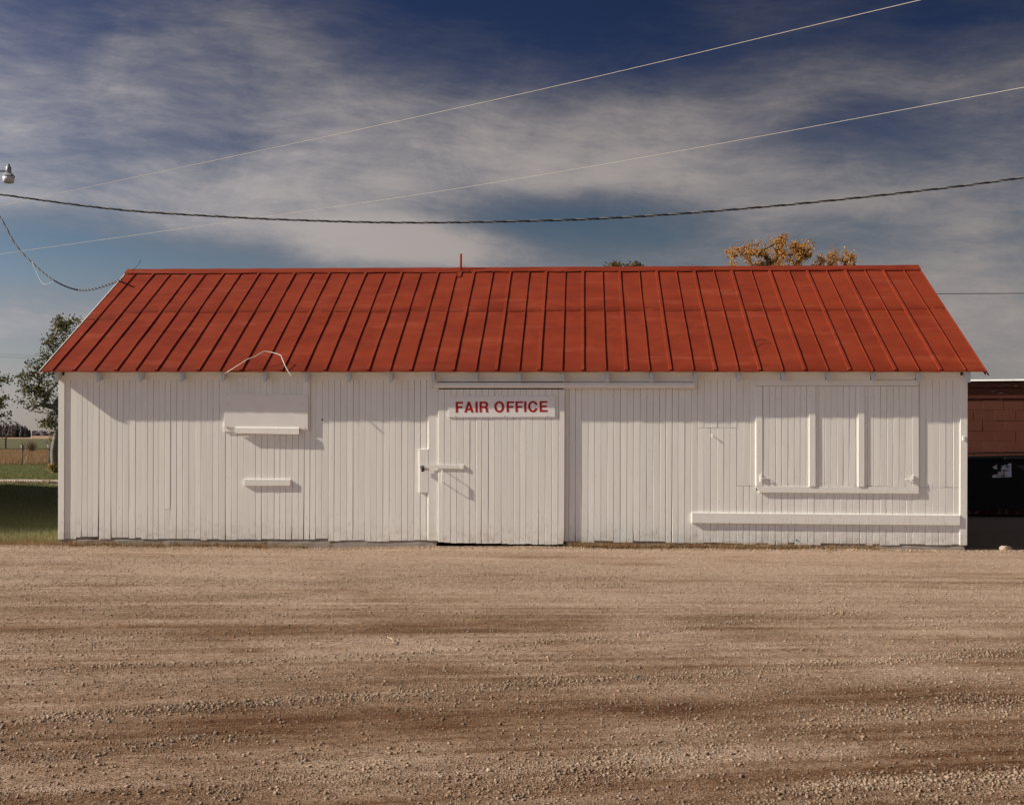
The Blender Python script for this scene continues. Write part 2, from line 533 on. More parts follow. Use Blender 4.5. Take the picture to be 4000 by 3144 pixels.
class MB:
    def __init__(self):
        self.v = []; self.f = []

    def add(self, vs, fs):
        b = len(self.v)
        self.v += [tuple(x) for x in vs]
        self.f += [tuple(i + b for i in f) for f in fs]

    def box(self, x0, x1, y0, y1, z0, z1):
        self.add([(x0, y0, z0), (x1, y0, z0), (x1, y1, z0), (x0, y1, z0), (x0, y0, z1), (x1, y0, z1), (x1, y1, z1), (x0, y1, z1)],
                 [(0, 3, 2, 1), (4, 5, 6, 7), (0, 1, 5, 4), (1, 2, 6, 5), (2, 3, 7, 6), (3, 0, 4, 7)])

    def hexa(self, p):
        """eight corners: bottom ring then top ring"""
        self.add(p, [(0, 3, 2, 1), (4, 5, 6, 7), (0, 1, 5, 4), (1, 2, 6, 5), (2, 3, 7, 6), (3, 0, 4, 7)])

    def slab(self, q, y0, y1, bev=0.0):
        """upright plank from a front quad q = 4 (x, z) going round, between y0 (front) and y1 (back)"""
        if bev > 0:
            cx = sum(p[0] for p in q) / 4; cz = sum(p[1] for p in q) / 4
            ins = []
            for (x, z) in q:
                ins.append((x + math.copysign(bev, cx - x), z + math.copysign(bev, cz - z)))
            vs = [(x, y0, z) for x, z in ins] + [(x, y0 + bev, z) for x, z in q] + [(x, y1, z) for x, z in q]
            fs = [(0, 1, 2, 3)]
            for k in range(4):
                j = (k + 1) % 4
                fs += [(k, 4 + k, 4 + j, j), (4 + k, 8 + k, 8 + j, 4 + j)]
            fs.append((11, 10, 9, 8))
            self.add(vs, fs)
        else:
            vs = [(x, y0, z) for x, z in q] + [(x, y1, z) for x, z in q]
            self.add(vs, [(0, 1, 2, 3), (7, 6, 5, 4)] + [(k, 4 + k, 4 + (k + 1) % 4, (k + 1) % 4) for k in range(4)])

    def tube(self, pts, r, n=6, caps=True):
        pts = [Vector(p) for p in pts]
        rs = r if isinstance(r, (list, tuple)) else [r] * len(pts)
        base = len(self.v)
        prev = None
        for i, p in enumerate(pts):
            a = pts[max(i - 1, 0)]; c = pts[min(i + 1, len(pts) - 1)]
            d = (c - a)
            if d.length < 1e-9: d = Vector((0, 0, 1))
            d.normalize()
            if prev is None:
                ref = Vector((0, 0, 1)) if abs(d.z) < 0.9 else Vector((1, 0, 0))
                u = d.cross(ref).normalized()
            else:
                u = (prev - d * prev.dot(d))
                if u.length < 1e-6: u = d.orthogonal()
                u.normalize()
            prev = u
            w = d.cross(u)
            for k in range(n):
                ang = 2 * math.pi * k / n
                self.v.append(tuple(p + (u * math.cos(ang) + w * math.sin(ang)) * rs[i]))
        for i in range(len(pts) - 1):
            for k in range(n):
                a = base + i * n + k; b2 = base + i * n + (k + 1) % n
                self.f.append((a, b2, b2 + n, a + n))
        if caps:
            self.f.append(tuple(base + k for k in range(n))[::-1])
            self.f.append(tuple(base + (len(pts) - 1) * n + k for k in range(n)))

    def lathe(self, c, prof, n=16):
        base = len(self.v)
        for (r, z) in prof:
            for k in range(n):
                a = 2 * math.pi * k / n
                self.v.append((c[0] + r * math.cos(a), c[1] + r * math.sin(a), c[2] + z))
        for i in range(len(prof) - 1):
            for k in range(n):
                a = base + i * n + k; b2 = base + i * n + (k + 1) % n
                self.f.append((a, b2, b2 + n, a + n))
        self.f.append(tuple(base + k for k in range(n))[::-1])
        self.f.append(tuple(base + (len(prof) - 1) * n + k for k in range(n)))

    def mesh(self, name, smooth=False):
        me = bpy.data.meshes.new(name)
        me.from_pydata(self.v, [], self.f)
        me.validate()
        bm = bmesh.new(); bm.from_mesh(me)
        bmesh.ops.recalc_face_normals(bm, faces=bm.faces)
        bm.to_mesh(me); bm.free()
        if smooth:
            for p in me.polygons: p.use_smooth = True
        me.update()
        return me

    def build(self, name, mat, parent=None, smooth=False):
        return link(name, self.mesh(name, smooth), mat, parent)


def np_mesh(name, verts, tris, colors=None, attr='tone', floats=None, quads=None):
    me = bpy.data.meshes.new(name)
    nv = len(verts)
    me.vertices.add(nv)
    me.vertices.foreach_set('co', np.ascontiguousarray(verts, dtype=np.float32).ravel())
    faces = tris if quads is None else quads
    k = faces.shape[1]
    me.loops.add(faces.size)
    me.loops.foreach_set('vertex_index', np.ascontiguousarray(faces, dtype=np.int32).ravel())
    me.polygons.add(len(faces))
    me.polygons.foreach_set('loop_start', np.arange(0, faces.size, k, dtype=np.int32))
    me.polygons.foreach_set('loop_total', np.full(len(faces), k, dtype=np.int32))
    if colors is not None:
        a = me.attributes.new(attr, 'FLOAT_COLOR', 'POINT')
        c4 = np.ones((nv, 4), np.float32); c4[:, :3] = colors
        a.data.foreach_set('color', c4.ravel())
    if floats:
        for kx, vv in floats.items():
            a = me.attributes.new(kx, 'FLOAT', 'POINT')
            a.data.foreach_set('value', np.ascontiguousarray(vv, dtype=np.float32))
    me.update(calc_edges=True)
    return me


def vnoise(x, y, seed, n=256):
    """smooth lattice noise 0..1"""
    lat = np.random.default_rng(seed).random((n, n))
    xi = np.floor(x).astype(int); yi = np.floor(y).astype(int)
    fx = x - xi; fy = y - yi
    fx = fx * fx * (3 - 2 * fx); fy = fy * fy * (3 - 2 * fy)
    a = lat[xi % n, yi % n]; b = lat[(xi + 1) % n, yi % n]; c = lat[xi % n, (yi + 1) % n]; d = lat[(xi + 1) % n, (yi + 1) % n]
    return (a * (1 - fx) + b * fx) * (1 - fy) + (c * (1 - fx) + d * fx) * fy


def fbm(x, y, seed, oct=4, gain=0.5):
    s = np.zeros_like(x); a = 1.0; tot = 0.0
    for i in range(oct):
        s += a * vnoise(x * 2 ** i + 17.3 * i, y * 2 ** i + 5.7 * i, seed + i)
        tot += a; a *= gain
    return s / tot


# ================================================================== SETTING: GROUND
def sheet(name, pts, z, mat, kind='structure'):
    me = bpy.data.meshes.new(name)
    me.from_pydata([(x, y, z) for x, y in pts], [], [tuple(range(len(pts)))])
    o = link(name, me, mat)
    tag(o, kind=kind)
    return o


tag(sheet('ground', [(-2500, -600), (2500, -600), (2500, 3200), (-2500, 3200)], -0.10, 'stubble_ground'),
    'tan corn stubble land reaching to the horizon')
tag(sheet('field', [(-900, 85), (900, 85), (900, 430), (-900, 430)], -0.09, 'green_field_ground'), 'dull green field beyond the dry grass')
tag(sheet('dry_meadow', [(-300, 43), (300, 43), (300, 92), (-300, 92)], -0.08, 'dry_grass_ground'), 'strip of dry brown meadow behind the wire fence')
tag(sheet('lawn', [(-80, -8), (60, -8), (60, 44.5), (-80, 44.5)], -0.045, 'lawn_ground'), 'mown green lawn left of the shed')


def drive_strip():
    mb = MB()
    n = 60
    vs = []
    for i in range(n + 1):
        x = -70 + 70 * i / n
        a = 20.9 + 0.35 * math.sin(i * 1.3) + random.uniform(-.25, .25)
        b = 23.9 + 0.3 * math.sin(i * 0.9 + 1) + random.uniform(-.25, .25)
        vs += [(x, a, -0.039), (x, b, -0.039)]
    mb.add(vs, [(2 * i, 2 * i + 2, 2 * i + 3, 2 * i + 1) for i in range(n)])
    o = mb.build('driveway', 'drive_ground'); tag(o, 'pale gravel drive crossing the lawn', kind='structure')
    mb = MB()
    for (cx, cy, rx, ry) in [(-8.6, 19.9, .75, .33), (-6.9, 20.1, 1.0, .28), (-11.3, 19.7, .6, .25)]:
        ring = []
        for k in range(18):
            a = 2 * math.pi * k / 18
            q = random.uniform(.75, 1.15)
            ring.append((cx + rx * q * math.cos(a), cy + ry * q * math.sin(a), -0.035))
        mb.add(ring, [tuple(range(18))])
    o = mb.build('gravel_patch', 'drive_ground'); tag(o, 'pale bare gravel patches beside the drive', kind='structure')


drive_strip()


# --- gravel yard: a relief sheet with worn streaks and windrows of loose stone
WINDROWS = [
    ([(-200, 2630), (400, 2603), (900, 2590), (1400, 2562), (1800, 2540), (2150, 2510), (2500, 2483), (3000, 2420), (3600, 2380)], 0.07, 1.0),
    ([(-200, 2835), (250, 2800), (700, 2765), (1300, 2725), (1750, 2700), (2200, 2668), (2700, 2642), (3400, 2585), (4200, 2530)], 0.10, 1.1),
    ([(2500, 2830), (3000, 2850), (3400, 2800), (3800, 2760), (4200, 2720)], 0.16, 0.8),
    ([(-100, 2990), (300, 2960), (700, 2900), (1100, 2880)], 0.10, 0.6),
    ([(1500, 3080), (2000, 3090), (2400, 3010), (2900, 2960)], 0.20, 0.7),
    ([(2900, 3130), (3300, 3090), (3700, 3060), (4300, 3020)], 0.10, 1.2),
    ([(-100, 2350), (600, 2340), (1300, 2320)], 0.10, 0.5),
    ([(1800, 2300), (2400, 2290), (3000, 2275), (3600, 2230)], 0.12, 0.5),
    ([(-100, 2290), (900, 2275), (1900, 2260), (2900, 2262), (4100, 2300)], 0.22, 0.45),
    ([(2700, 2420), (3100, 2390), (3700, 2330), (4300, 2290)], 0.10, 0.5),
]
WR = [(np.array([list(G(*p))[:2] for p in pts]), wd, wt) for pts, wd, wt in WINDROWS]


def windrow_field(x, y):
    out = np.zeros_like(x)
    for pts, wd, wt in WR:
        yc = np.interp(x, pts[:, 0], pts[:, 1])
        yc = yc + 0.10 * (vnoise(x * 1.1, y * 0 + 3.3, 71) - .5)
        inside = np.clip((x - pts[0, 0]) / .5, 0, 1) * np.clip((pts[-1, 0] - x) / .5, 0, 1)
        g = np.exp(-((y - yc) / (wd * 1.25)) ** 2) * inside * wt * 0.8
        g *= 0.45 + 0.9 * vnoise(x * 1.6, y * 0.6, 77)
        out = np.maximum(out, g)
    return out


def streak_coord(x, y):
    dd = y + D
    k = np.clip((13.5 - dd) / 8.0, 0, 1) * 0.26
    return dd - (x - 4.0) * k


def yard_fields(x, y):
    q = streak_coord(x, y)
    s1 = fbm(x * 0.28, q * 2.1, 101, 5, 0.55)
    s2 = fbm(x * 0.10 + 9, q * 4.5, 131, 4, 0.55)
    p1 = fbm(x * 1.3, y * 2.0, 151, 6, 0.62)
    s3 = fbm(x * 0.45 + 4, q * 11.0, 161, 4, 0.6)
    dd = y + D
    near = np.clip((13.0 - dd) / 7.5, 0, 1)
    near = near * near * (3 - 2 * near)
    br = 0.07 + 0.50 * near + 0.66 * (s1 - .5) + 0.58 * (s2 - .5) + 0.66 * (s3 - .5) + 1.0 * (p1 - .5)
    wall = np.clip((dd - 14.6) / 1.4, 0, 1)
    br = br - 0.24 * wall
    fines = np.clip(0.48 + 2.2 * (fbm(x * 0.33 + 3, q * 2.6 + 8, 171, 5, 0.55) - .5) + 0.25 * (p1 - .5), 0, 1)
    w = windrow_field(x, y)
    fines = np.clip(fines - 0.9 * w, 0, 1)
    return np.clip(br, 0, 1), fines, w


def yard_height(x, y, w=None, q=None):
    if w is None: w = windrow_field(x, y)
    q = streak_coord(x, y)
    h = 0.022 * (fbm(x * 0.25, q * 1.6, 201, 4, 0.55) - .5) + 0.009 * (fbm(x * 3, y * 4, 211, 3) - .5) + 0.006 * np.clip(w, 0, 1.2)
    dd = y + D
    foot = np.exp(-((dd - 15.95) / 0.16) ** 2)
    h = h * (1 - 0.6 * np.clip((dd - 15.2) / .8, 0, 1)) + 0.022 * foot * (0.4 + vnoise(x * 1.4, y * 0, 221)) - 0.035 * np.clip((dd - 14.5) / 1.2, 0, 1) * np.clip((5.2 - x) / 1.5, 0, 1)
    return h


def make_yard():
    xs = np.arange(-4.0, 19.0, 0.038)
    dd = [3.6]
    while dd[-1] < D + 0.35:
        dd.append(dd[-1] + max(0.016, 0.0027 * dd[-1]))
    ys = np.array(dd) - D
    X, Y = np.meshgrid(xs, ys)
    br, fi, w = yard_fields(X, Y)
    Z = yard_height(X, Y, w)
    nx, ny = len(xs), len(ys)
    V = np.stack([X, Y, Z], -1).reshape(-1, 3)
    idx = np.arange(nx * ny).reshape(ny, nx)
    Q = np.stack([idx[:-1, :-1], idx[:-1, 1:], idx[1:, 1:], idx[1:, :-1]], -1).reshape(-1, 4)
    # the sheet ends raggedly against the lawn at the left corner
    edge = 0.02 + 0.22 * (fbm(X * 1.5, Y * 0, 301, 3) - .3)
    cx = X[:-1, :-1].ravel(); cy = Y[:-1, :-1].ravel()
    keep = ~((cx < 0.02) & (cy > edge[:-1, :-1].ravel()))
    Q = Q[keep]
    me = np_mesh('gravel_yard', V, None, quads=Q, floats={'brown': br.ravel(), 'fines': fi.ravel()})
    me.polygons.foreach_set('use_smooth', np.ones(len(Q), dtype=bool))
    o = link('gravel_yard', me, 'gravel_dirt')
    tag(o, 'tan gravel yard with worn streaks in front of the shed', kind='structure')


make_yard()
tag(sheet('side_gravel', [(12.0, 0.2), (60, 0.2), (60, 12), (12.0, 12)], -0.012, 'coarse_gravel'), 'shaded gravel passage between the shed and the block building')
tag(sheet('outer_yard', [(-60, -60), (60, -60), (60, 0.0), (-60, 0.0)], -0.04, 'coarse_gravel'), 'gravel lot around the viewer')


def stones():
    """loose stones as one mesh: jittered cuboids and 20-faced lumps"""
    n_try = 1250000
    # sample evenly over the seen ground (denser close by, as the photograph resolves them)
    d = 4.2 + (D + 0.05 - 4.2) * RNG.random(n_try) ** 1.25
    u = RNG.uniform(-0.50, 0.47, n_try)
    x = CX + u * d - 0.0578 * d
    y = d - D
    br, fi, w = yard_fields(x, y)
    foot = np.exp(-((d - 15.93) / 0.15) ** 2)
    clump = fbm(x * 5, y * 6, 401, 3)
    prob = 0.20 + 0.50 * (1 - fi) * np.clip(2.2 * clump - .45, 0.05, 1.3) + 0.75 * np.clip(w, 0, 1) + 1.3 * foot
    prob *= np.clip(0.30 + d / 15, 0, 1)
    keep = RNG.random(n_try) < prob * 0.47
    x, y, d, w, foot, br = x[keep], y[keep], d[keep], w[keep], foot[keep], br[keep]
    n = len(x)
    size = np.exp(RNG.normal(math.log(0.0032), 0.50, n)) * (1 + 0.45 * np.clip(w, 0, 1.2) + 1.0 * foot)
    big = RNG.random(n) < 0.006 + 0.025 * np.clip(w, 0, 1)
    size = np.where(big, size * RNG.uniform(1.5, 2.2, n), size)
    size = np.clip(size, 0.0024, 0.0112)
    big_i = np.where(size > 0.0085)[0]
    small_i = np.where(size <= 0.0085)[0]
    if len(small_i) > 195000:
        small_i = small_i[:195000]
    z = yard_height(x, y, w)

    def rot(n):
        q = RNG.normal(size=(n, 4)); q /= np.linalg.norm(q, axis=1)[:, None]
        a, b, c, e = q.T
        return np.stack([np.stack([1 - 2 * (c * c + e * e), 2 * (b * c - a * e), 2 * (b * e + a * c)], -1),
                         np.stack([2 * (b * c + a * e), 1 - 2 * (b * b + e * e), 2 * (c * e - a * b)], -1),
                         np.stack([2 * (b * e - a * c), 2 * (c * e + a * b), 1 - 2 * (b * b + c * c)], -1)], -2)

    def tone(i):
        m = len(i)
        base = np.array([0.40, 0.304, 0.230])[None] * RNG.uniform(0.66, 1.26, (m, 1))
        warm = RNG.random((m, 1))
        c = base * (1 - 0.25 * warm * np.array([[0.0, 0.5, 1.0]]))
        grey = RNG.random((m, 1)) < 0.06
        c = np.where(grey, RNG.uniform(0.20, 0.42, (m, 1)) * np.array([[1.0, 0.90, 0.80]]), c)
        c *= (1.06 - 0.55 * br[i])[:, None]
        return c

    def emit(i, bv, bf, flat):
        m = len(i); k = len(bv)
        V = np.repeat(bv[None], m, 0) * (1 + RNG.normal(0, 0.17, (m, k, 1))) + RNG.normal(0, 0.10, (m, k, 3))
        V *= RNG.uniform(0.6, 1.25, (m, 1, 3))
        V = np.einsum('mij,mkj->mki', rot(m), V)
        V[:, :, 2] *= flat
        V *= size[i][:, None, None]
        V[:, :, 0] += x[i][:, None]; V[:, :, 1] += y[i][:, None]
        V[:, :, 2] += (z[i] + size[i] * 0.22)[:, None]
        T = bf[None] + (np.arange(m) * k)[:, None, None]
        C = np.repeat(tone(i)[:, None], k, 1)
        return V.reshape(-1, 3), T.reshape(-1, 3), C.reshape(-1, 3)

    cube = np.array([(a, b, c) for a in (-1, 1) for b in (-1, 1) for c in (-1, 1)], float) * 0.62
    cf = np.array([(0, 1, 3), (0, 3, 2), (4, 6, 7), (4, 7, 5), (0, 4, 5), (0, 5, 1), (2, 3, 7), (2, 7, 6), (0, 2, 6), (0, 6, 4), (1, 5, 7), (1, 7, 3)])
    octv = np.array([(1, 0, 0), (-1, 0, 0), (0, 1, 0), (0, -1, 0), (0, 0, 1), (0, 0, -1)], float)
    octf = np.array([(0, 2, 4), (2, 1, 4), (1, 3, 4), (3, 0, 4), (2, 0, 5), (1, 2, 5), (3, 1, 5), (0, 3, 5)])
    bm = bmesh.new(); bmesh.ops.create_icosphere(bm, subdivisions=1, radius=1.0)
    iv = np.array([v.co[:] for v in bm.verts]); itf = np.array([[v.index for v in f.verts] for f in bm.faces]); bm.free()
    far = small_i[d[small_i] > 11.5]; nearr = small_i[d[small_i] <= 11.5]
    parts = [emit(small_i, octv, octf, 0.85), emit(big_i, cube, cf, 0.85)]
    V, T, C = [], [], []
    b = 0
    for v, t_, c in parts:
        V.append(v); T.append(t_ + b); C.append(c); b += len(v)
    me = np_mesh('gravel_stones', np.concatenate(V), np.concatenate(T), np.concatenate(C))
    o = link('gravel_stones', me, 'stone')
    tag(o, 'loose crushed limestone scattered over the yard', 'gravel', kind='stuff')


stones()

# ================================================================== THE SHED
WID, OV, ZE, ZR, YR, RL, RR = 12.19, 0.172, 2.353, 4.14, 3.002, 0.183, 0.173
SL = (ZR - ZE) / (YR + OV)
REAR_Y, REAR_Z = 7.75, 2.30  # unseen rear stretched back so its shade reaches the dumpster
shed = empty('fair_shed', (WID / 2, 3.0, 0.0))
tag(shed, 'long white board-sided shed with a red standing-seam metal roof', 'shed')


def roof_pt(x, t, n=0.0):
    """point on the front slope: t = 0 eave, 1 ridge; n = height off the metal"""
    L = math.hypot(1, SL)
    y = -OV + (YR + OV) * t - n * SL / L
    z = ZE + (ZR - ZE) * t + n / L
    return (x, y, z)


# foundation, framing behind the boards, gable and rear walls
mb = MB()
XD0, XD1 = PX(1706), PX(2212)


def foundation_piece(x0, x1, seed):
    rr = random.Random(seed)
    n = int((x1 - x0) / 0.12) + 1
    vs = []
    for i in range(n + 1):
        x = x0 + (x1 - x0) * i / n
        j = rr.uniform(-.006, .006)
        vs += [(x, 0.002 + rr.uniform(-.004, .003), -0.15), (x, 0.006 + j * .6, 0.045 + rr.uniform(-.012, .008)), (x, 0.016 + j * .6, 0.078), (x, 0.036, 0.13)]
    fs = []
    for i in range(n):
        for k in range(3):
            a = 4 * i + k
            fs.append((a, a + 4, a + 5, a + 1))
    m = MB(); m.add(vs, fs)
    # ends
    m.box(x0 - .002, x0 + 0.1, 0.04, 0.2, -0.15, 0.12); m.box(x1 - 0.1, x1 + .002, 0.04, 0.2, -0.15, 0.12)
    return m.build('foundation', 'concrete', shed)


foundation_piece(0.03, XD0, 3)
foundation_piece(XD1, WID - 0.03, 4)
mb.box(0.012, 0.2, 0.04, 7.58, -0.15, 0.10); mb.box(WID - 0.2, WID - 0.012, 0.04, 7.58, -0.15, 0.10)
mb.build('side_foundation', 'concrete', shed)
front_wall = MB(); front_wall.box(0.03, WID - 0.03, 0.021, 0.06, 0.105, 2.40)
front_wall = front_wall.build('front_wall', 'bare_dark', shed)
for xa, xb in ((0.004, 0.05), (WID - 0.05, WID - 0.004)):
    prof = [(0.062, 0.05), (7.6, 0.05), (7.6, REAR_Z - 0.0), (YR, ZR - 0.07), (0.062, 2.40)]
    m = MB()
    m.add([(xa, y, z) for y, z in prof] + [(xb, y, z) for y, z in prof],
          [(0, 1, 2, 3, 4), (9, 8, 7, 6, 5)] + [(k, 5 + k, 5 + (k + 1) % 5, (k + 1) % 5) for k in range(5)])
    m.build('gable_wall', 'white_paint', shed)
m = MB(); m.box(0.05, WID - 0.05, 7.55, 7.6, 0.05, REAR_Z); m.build('rear_wall', 'white_paint', shed)


def board(x0, x1, z0, z1, yf, parent, name='board', bev=0.0045, thick=0.018, wob=0.0012, crack=None, mat='white_paint', tiltmax=0.0007):
    """one upright tongue-and-groove board with eased edges, slightly tilted and bowed"""
    R = random
    tl = R.uniform(-tiltmax, tiltmax); dy = R.uniform(-.0007, .0007)
    bev = bev * R.choice([.35, .6, 1.0, 1.0, 1.25]); gap = R.choice([.0002, .0006, .0012, .0016])
    levels = [0.0, 0.07, 0.3, 0.66, 1.0]
    vs = []
    for i, q in enumerate(levels):
        z = z0 + (z1 - z0) * q
        a = x0 + gap + R.uniform(0, wob); b = x1 - gap - R.uniform(0, wob)
        if crack and q <= crack[0]:
            if crack[1] > 0: b -= crack[1] * (1 - q / max(crack[0], .01) * .8)
            else: a -= crack[1] * (1 - q / max(crack[0], .01) * .8)
        bow = R.uniform(-.0007, .0007)
        yl = yf + dy + tl + bow; yr = yf + dy - tl + bow
        zz = z + (R.uniform(-.003, .003) if i in (0,) else 0)
        zz2 = z + (R.uniform(-.003, .003) if i in (0,) else 0)
        vs += [(a, yf + thick, zz), (a, yl + bev * .8, zz), (a + bev, yl, zz), (b - bev, yr, zz2), (b, yr + bev * .8, zz2), (b, yf + thick, zz2)]
    fs = []
    for i in range(len(levels) - 1):
        for k in range(5):
            a = i * 6 + k
            fs.append((a, a + 1, a + 7, a + 6))
    fs.append((0, 5, 4, 3, 2, 1))
    n = len(vs) - 6
    fs.append((n, n + 1, n + 2, n + 3, n + 4, n + 5))
    me = bpy.data.meshes.new(name)
    me.from_pydata(vs, [], [tuple(reversed(f)) if len(f) == 4 else f for f in fs])
    me.update()
    o = link(name, me, mat, parent)
    return o


def px_of(x, y=0.0, z=1.0):
    X, Yd = x - CX, y + D
    d = -X * math.sin(TH) + Yd * math.cos(TH)
    return 2000 + F * (X * math.cos(TH) + Yd * math.sin(TH)) / d


def run_boards(x0, x1, pitch):
    n = max(1, round((x1 - x0) / pitch))
    ws = [1 + random.uniform(-.055, .055) for _ in range(n)]
    s = sum(ws)
    xs = [x0]
    for w in ws:
        xs.append(xs[-1] + (x1 - x0) * w / s)
    xs[-1] = x1
    return xs


ZF = 2.24
step_state = {'n': 0, 'z': 0.08}


def foot_z(px):
    base = PZ(px, 2100 + (px - 250) * 0.0082)
    if step_state['n'] <= 0:
        step_state['n'] = random.randint(1, 4)
        step_state['z'] = random.choice([0, 0, 0.006, -0.008, 0.018, -0.014, 0.010])
    step_state['n'] -= 1
    return base + step_state['z']


SILL_Z = PZ(3280, 1924)
# (px from, px to) of board columns and where they are cut across
cols = run_boards(PX(252), PX(1712), 0.0826)
cols2 = run_boards(PX(2198), PX(2954), 0.0845)
cols3 = run_boards(PX(2954), PX(3589), 0.0836)
cols4 = run_boards(PX(3589), PX(3750), 0.0836)
for lst in (cols, cols2, cols3, cols4):
    for a, b in zip(lst[:-1], lst[1:]):
        pc = px_of((a + b) / 2)
        z0 = foot_z(pc); z1 = ZF + 0.012
        if 2954 < pc < 3589: z1 = SILL_Z + 0.02
        crack = None
        if random.random() < 0.13:
            crack = (random.choice([0.07, 0.07, 0.3, 0.3]), random.choice([-1, 1]) * random.uniform(0.004, 0.013))
        cut = None
        if 2722 < pc < 2890: cut = PZ(pc, 1671)
        elif 2890 < pc < 2953: cut = PZ(pc, 1898)
        elif 3590 < pc < 3748: cut = PZ(pc, 1904)
        elif 640 < pc < 665: cut = PZ(pc, 1989)
        if cut:
            board(a, b, z0, cut - 0.002, 0.0, front_wall, crack=crack)
            board(a, b, cut + 0.002, z1, random.uniform(-.002, .0015), front_wall)
        else:
            board(a, b, z0, z1, 0.0, front_wall, crack=crack)

# corner boards
m = MB(); m.slab([(0.0, PZ(229, 2106)), (PX(252.5), PZ(252, 2107)), (PX(252.5), 2.30), (0.0, 2.30)], -0.0135, 0.06, 0.003)
m.build('corner_board', 'white_paint', shed)
m = MB(); m.slab([(PX(3749), PZ(3749, 2129)), (WID, PZ(3778, 2129.5)), (WID, 2.30), (PX(3749), 2.30)], -0.0135, 0.06, 0.003)
m.build('corner_board', 'white_paint', shed)

# roof deck and rafter tails
tails = [236, 382, 546, 707, 869, 1034, 1197, 1362, 1526, 1691, 1859, 2028, 2198, 2372, 2545, 2717, 2885, 3060.5, 3237, 3414, 3590, 3763]
deck = MB()
x0, x1 = -RL + 0.012, WID + RR - 0.012
for (ta, tb, na, nb) in ((0.006, 1.0, -0.014, -0.030),):
    a = [roof_pt(x0, ta, na), roof_pt(x1, ta, na), roof_pt(x1, tb, na), roof_pt(x0, tb, na)]
    b = [roof_pt(x0, ta, nb), roof_pt(x1, ta, nb), roof_pt(x1, tb, nb), roof_pt(x0, tb, nb)]
    deck.hexa(b + a)
roof = deck.build('roof', 'white_trim', shed)
m = MB()
m.hexa([(x0, YR + 0.02, ZR - 0.04), (x1, YR + 0.02, ZR - 0.04), (x1, REAR_Y, REAR_Z + 0.02), (x0, REAR_Y, REAR_Z + 0.02),
        (x0, YR + 0.02, ZR - 0.008), (x1, YR + 0.02, ZR - 0.008), (x1, REAR_Y, REAR_Z + 0.05), (x0, REAR_Y, REAR_Z + 0.05)])
m.build('rear_slope', 'roof_red', roof)  # hidden from the front, lengthened for the shade it casts

TY = -0.132
tx = []
for i, px in enumerate(tails):
    cx = PX(px, TY, 1475)
    if i == 0: cx = 0.022
    if i == len(tails) - 1: cx = WID - 0.030
    tx.append(cx)
    hw = 0.0205 if i not in (0, len(tails) - 1) else (0.022 if i == 0 else 0.03)
    zb = PZ(px, 1492, TY) + random.uniform(-.006, .006)
    Lh = math.hypot(1, SL)

    def und(y): return ZE + SL * (y + OV) - 0.0305 * Lh
    m = MB()
    m.hexa([(cx - hw, TY, zb), (cx + hw, TY, zb), (cx + hw, 0.10, zb + SL * 0.232), (cx - hw, 0.10, zb + SL * 0.232),
            (cx - hw, TY, und(TY)), (cx + hw, TY, und(TY)), (cx + hw, 0.10, und(0.10)), (cx - hw, 0.10, und(0.10))])
    m.build('rafter_tail', 'tail_blue_grey', shed)
for i in range(len(tx) - 1):
    a, b = tx[i] + 0.021, tx[i + 1] - 0.021
    if i == 0: a = PX(252.5)
    if i == len(tx) - 2: b = PX(3749)
    zb = ZF + random.uniform(-.006, .004)
    m = MB(); m.slab([(a, zb), (b, zb + random.uniform(-.003, .003)), (b, 2.40), (a, 2.40)], -0.016, 0.0, 0.002)
    m.build('frieze_board', 'white_trim', shed)

# metal roofing: pans between narrow and wide ribs, in two lengths with a lap at mid-slope
NARROW = [205, 367, 528, 691, 858, 1025, 1189, 1354.5, 1522.5, 1690, 1858.7, 2026.7, 2195, 2366, 2537, 2709, 2884, 3058.5, 3234, 3409.6, 3589, 3771]
WIDE = [292, 456, 614, 778, 944, 1104, 1272, 1440, 1608, 1774, 1943, 2109.5, 2281, 2451, 2623, 2798, 2973, 3149, 3324, 3501.6, 3679]
ribs = sorted([(PX(p, -OV, 1450), 'n') for p in NARROW] + [(PX(p, -OV, 1450) - 0.010, 'w') for p in WIDE])
edges = [-RL] + [r[0] for r in ribs] + [WID + RR]
LAP = 0.535


def pan(a, b, t0, t1, lift, low):
    nx, nt = 4, 7
    vs = []
    ph = random.uniform(0, 6); amp = random.uniform(0.0015, 0.004)
    for j in range(nt):
        t = t0 + (t1 - t0) * j / (nt - 1)
        for i in range(nx):
            x = a + (b - a) * i / (nx - 1)
            n = amp * math.sin(ph + j * 1.3 + i * .9) * (0 if i in (0, nx - 1) else 1) + random.uniform(-.0012, .0012)
            n += lift * (1 - j / (nt - 1))
            tt = t
            if low and j == 0:
                n += random.uniform(-.002, .001); tt = t - random.uniform(0, .0012)
            vs.append(roof_pt(x, tt, n))
    if j and True:
        pass
    fs = []
    for j in range(nt - 1):
        for i in range(nx - 1):
            k = j * nx + i
            fs.append((k, k + 1, k + nx + 1, k + nx))
    # turned-down front lip
    base = len(vs)
    for i in range(nx):
        x, y, z = vs[i]
        vs.append((x, y + 0.002, z - (0.013 + random.uniform(0, .005) if low else 0.004)))
    for i in range(nx - 1):
        fs.append((base + i, base + i + 1, i + 1, i))
    me = bpy.data.meshes.new('roof_panel'); me.from_pydata(vs, [], fs); me.update()
    for p in me.polygons: p.use_smooth = True
    link('roof_panel', me, 'roof_red', roof)


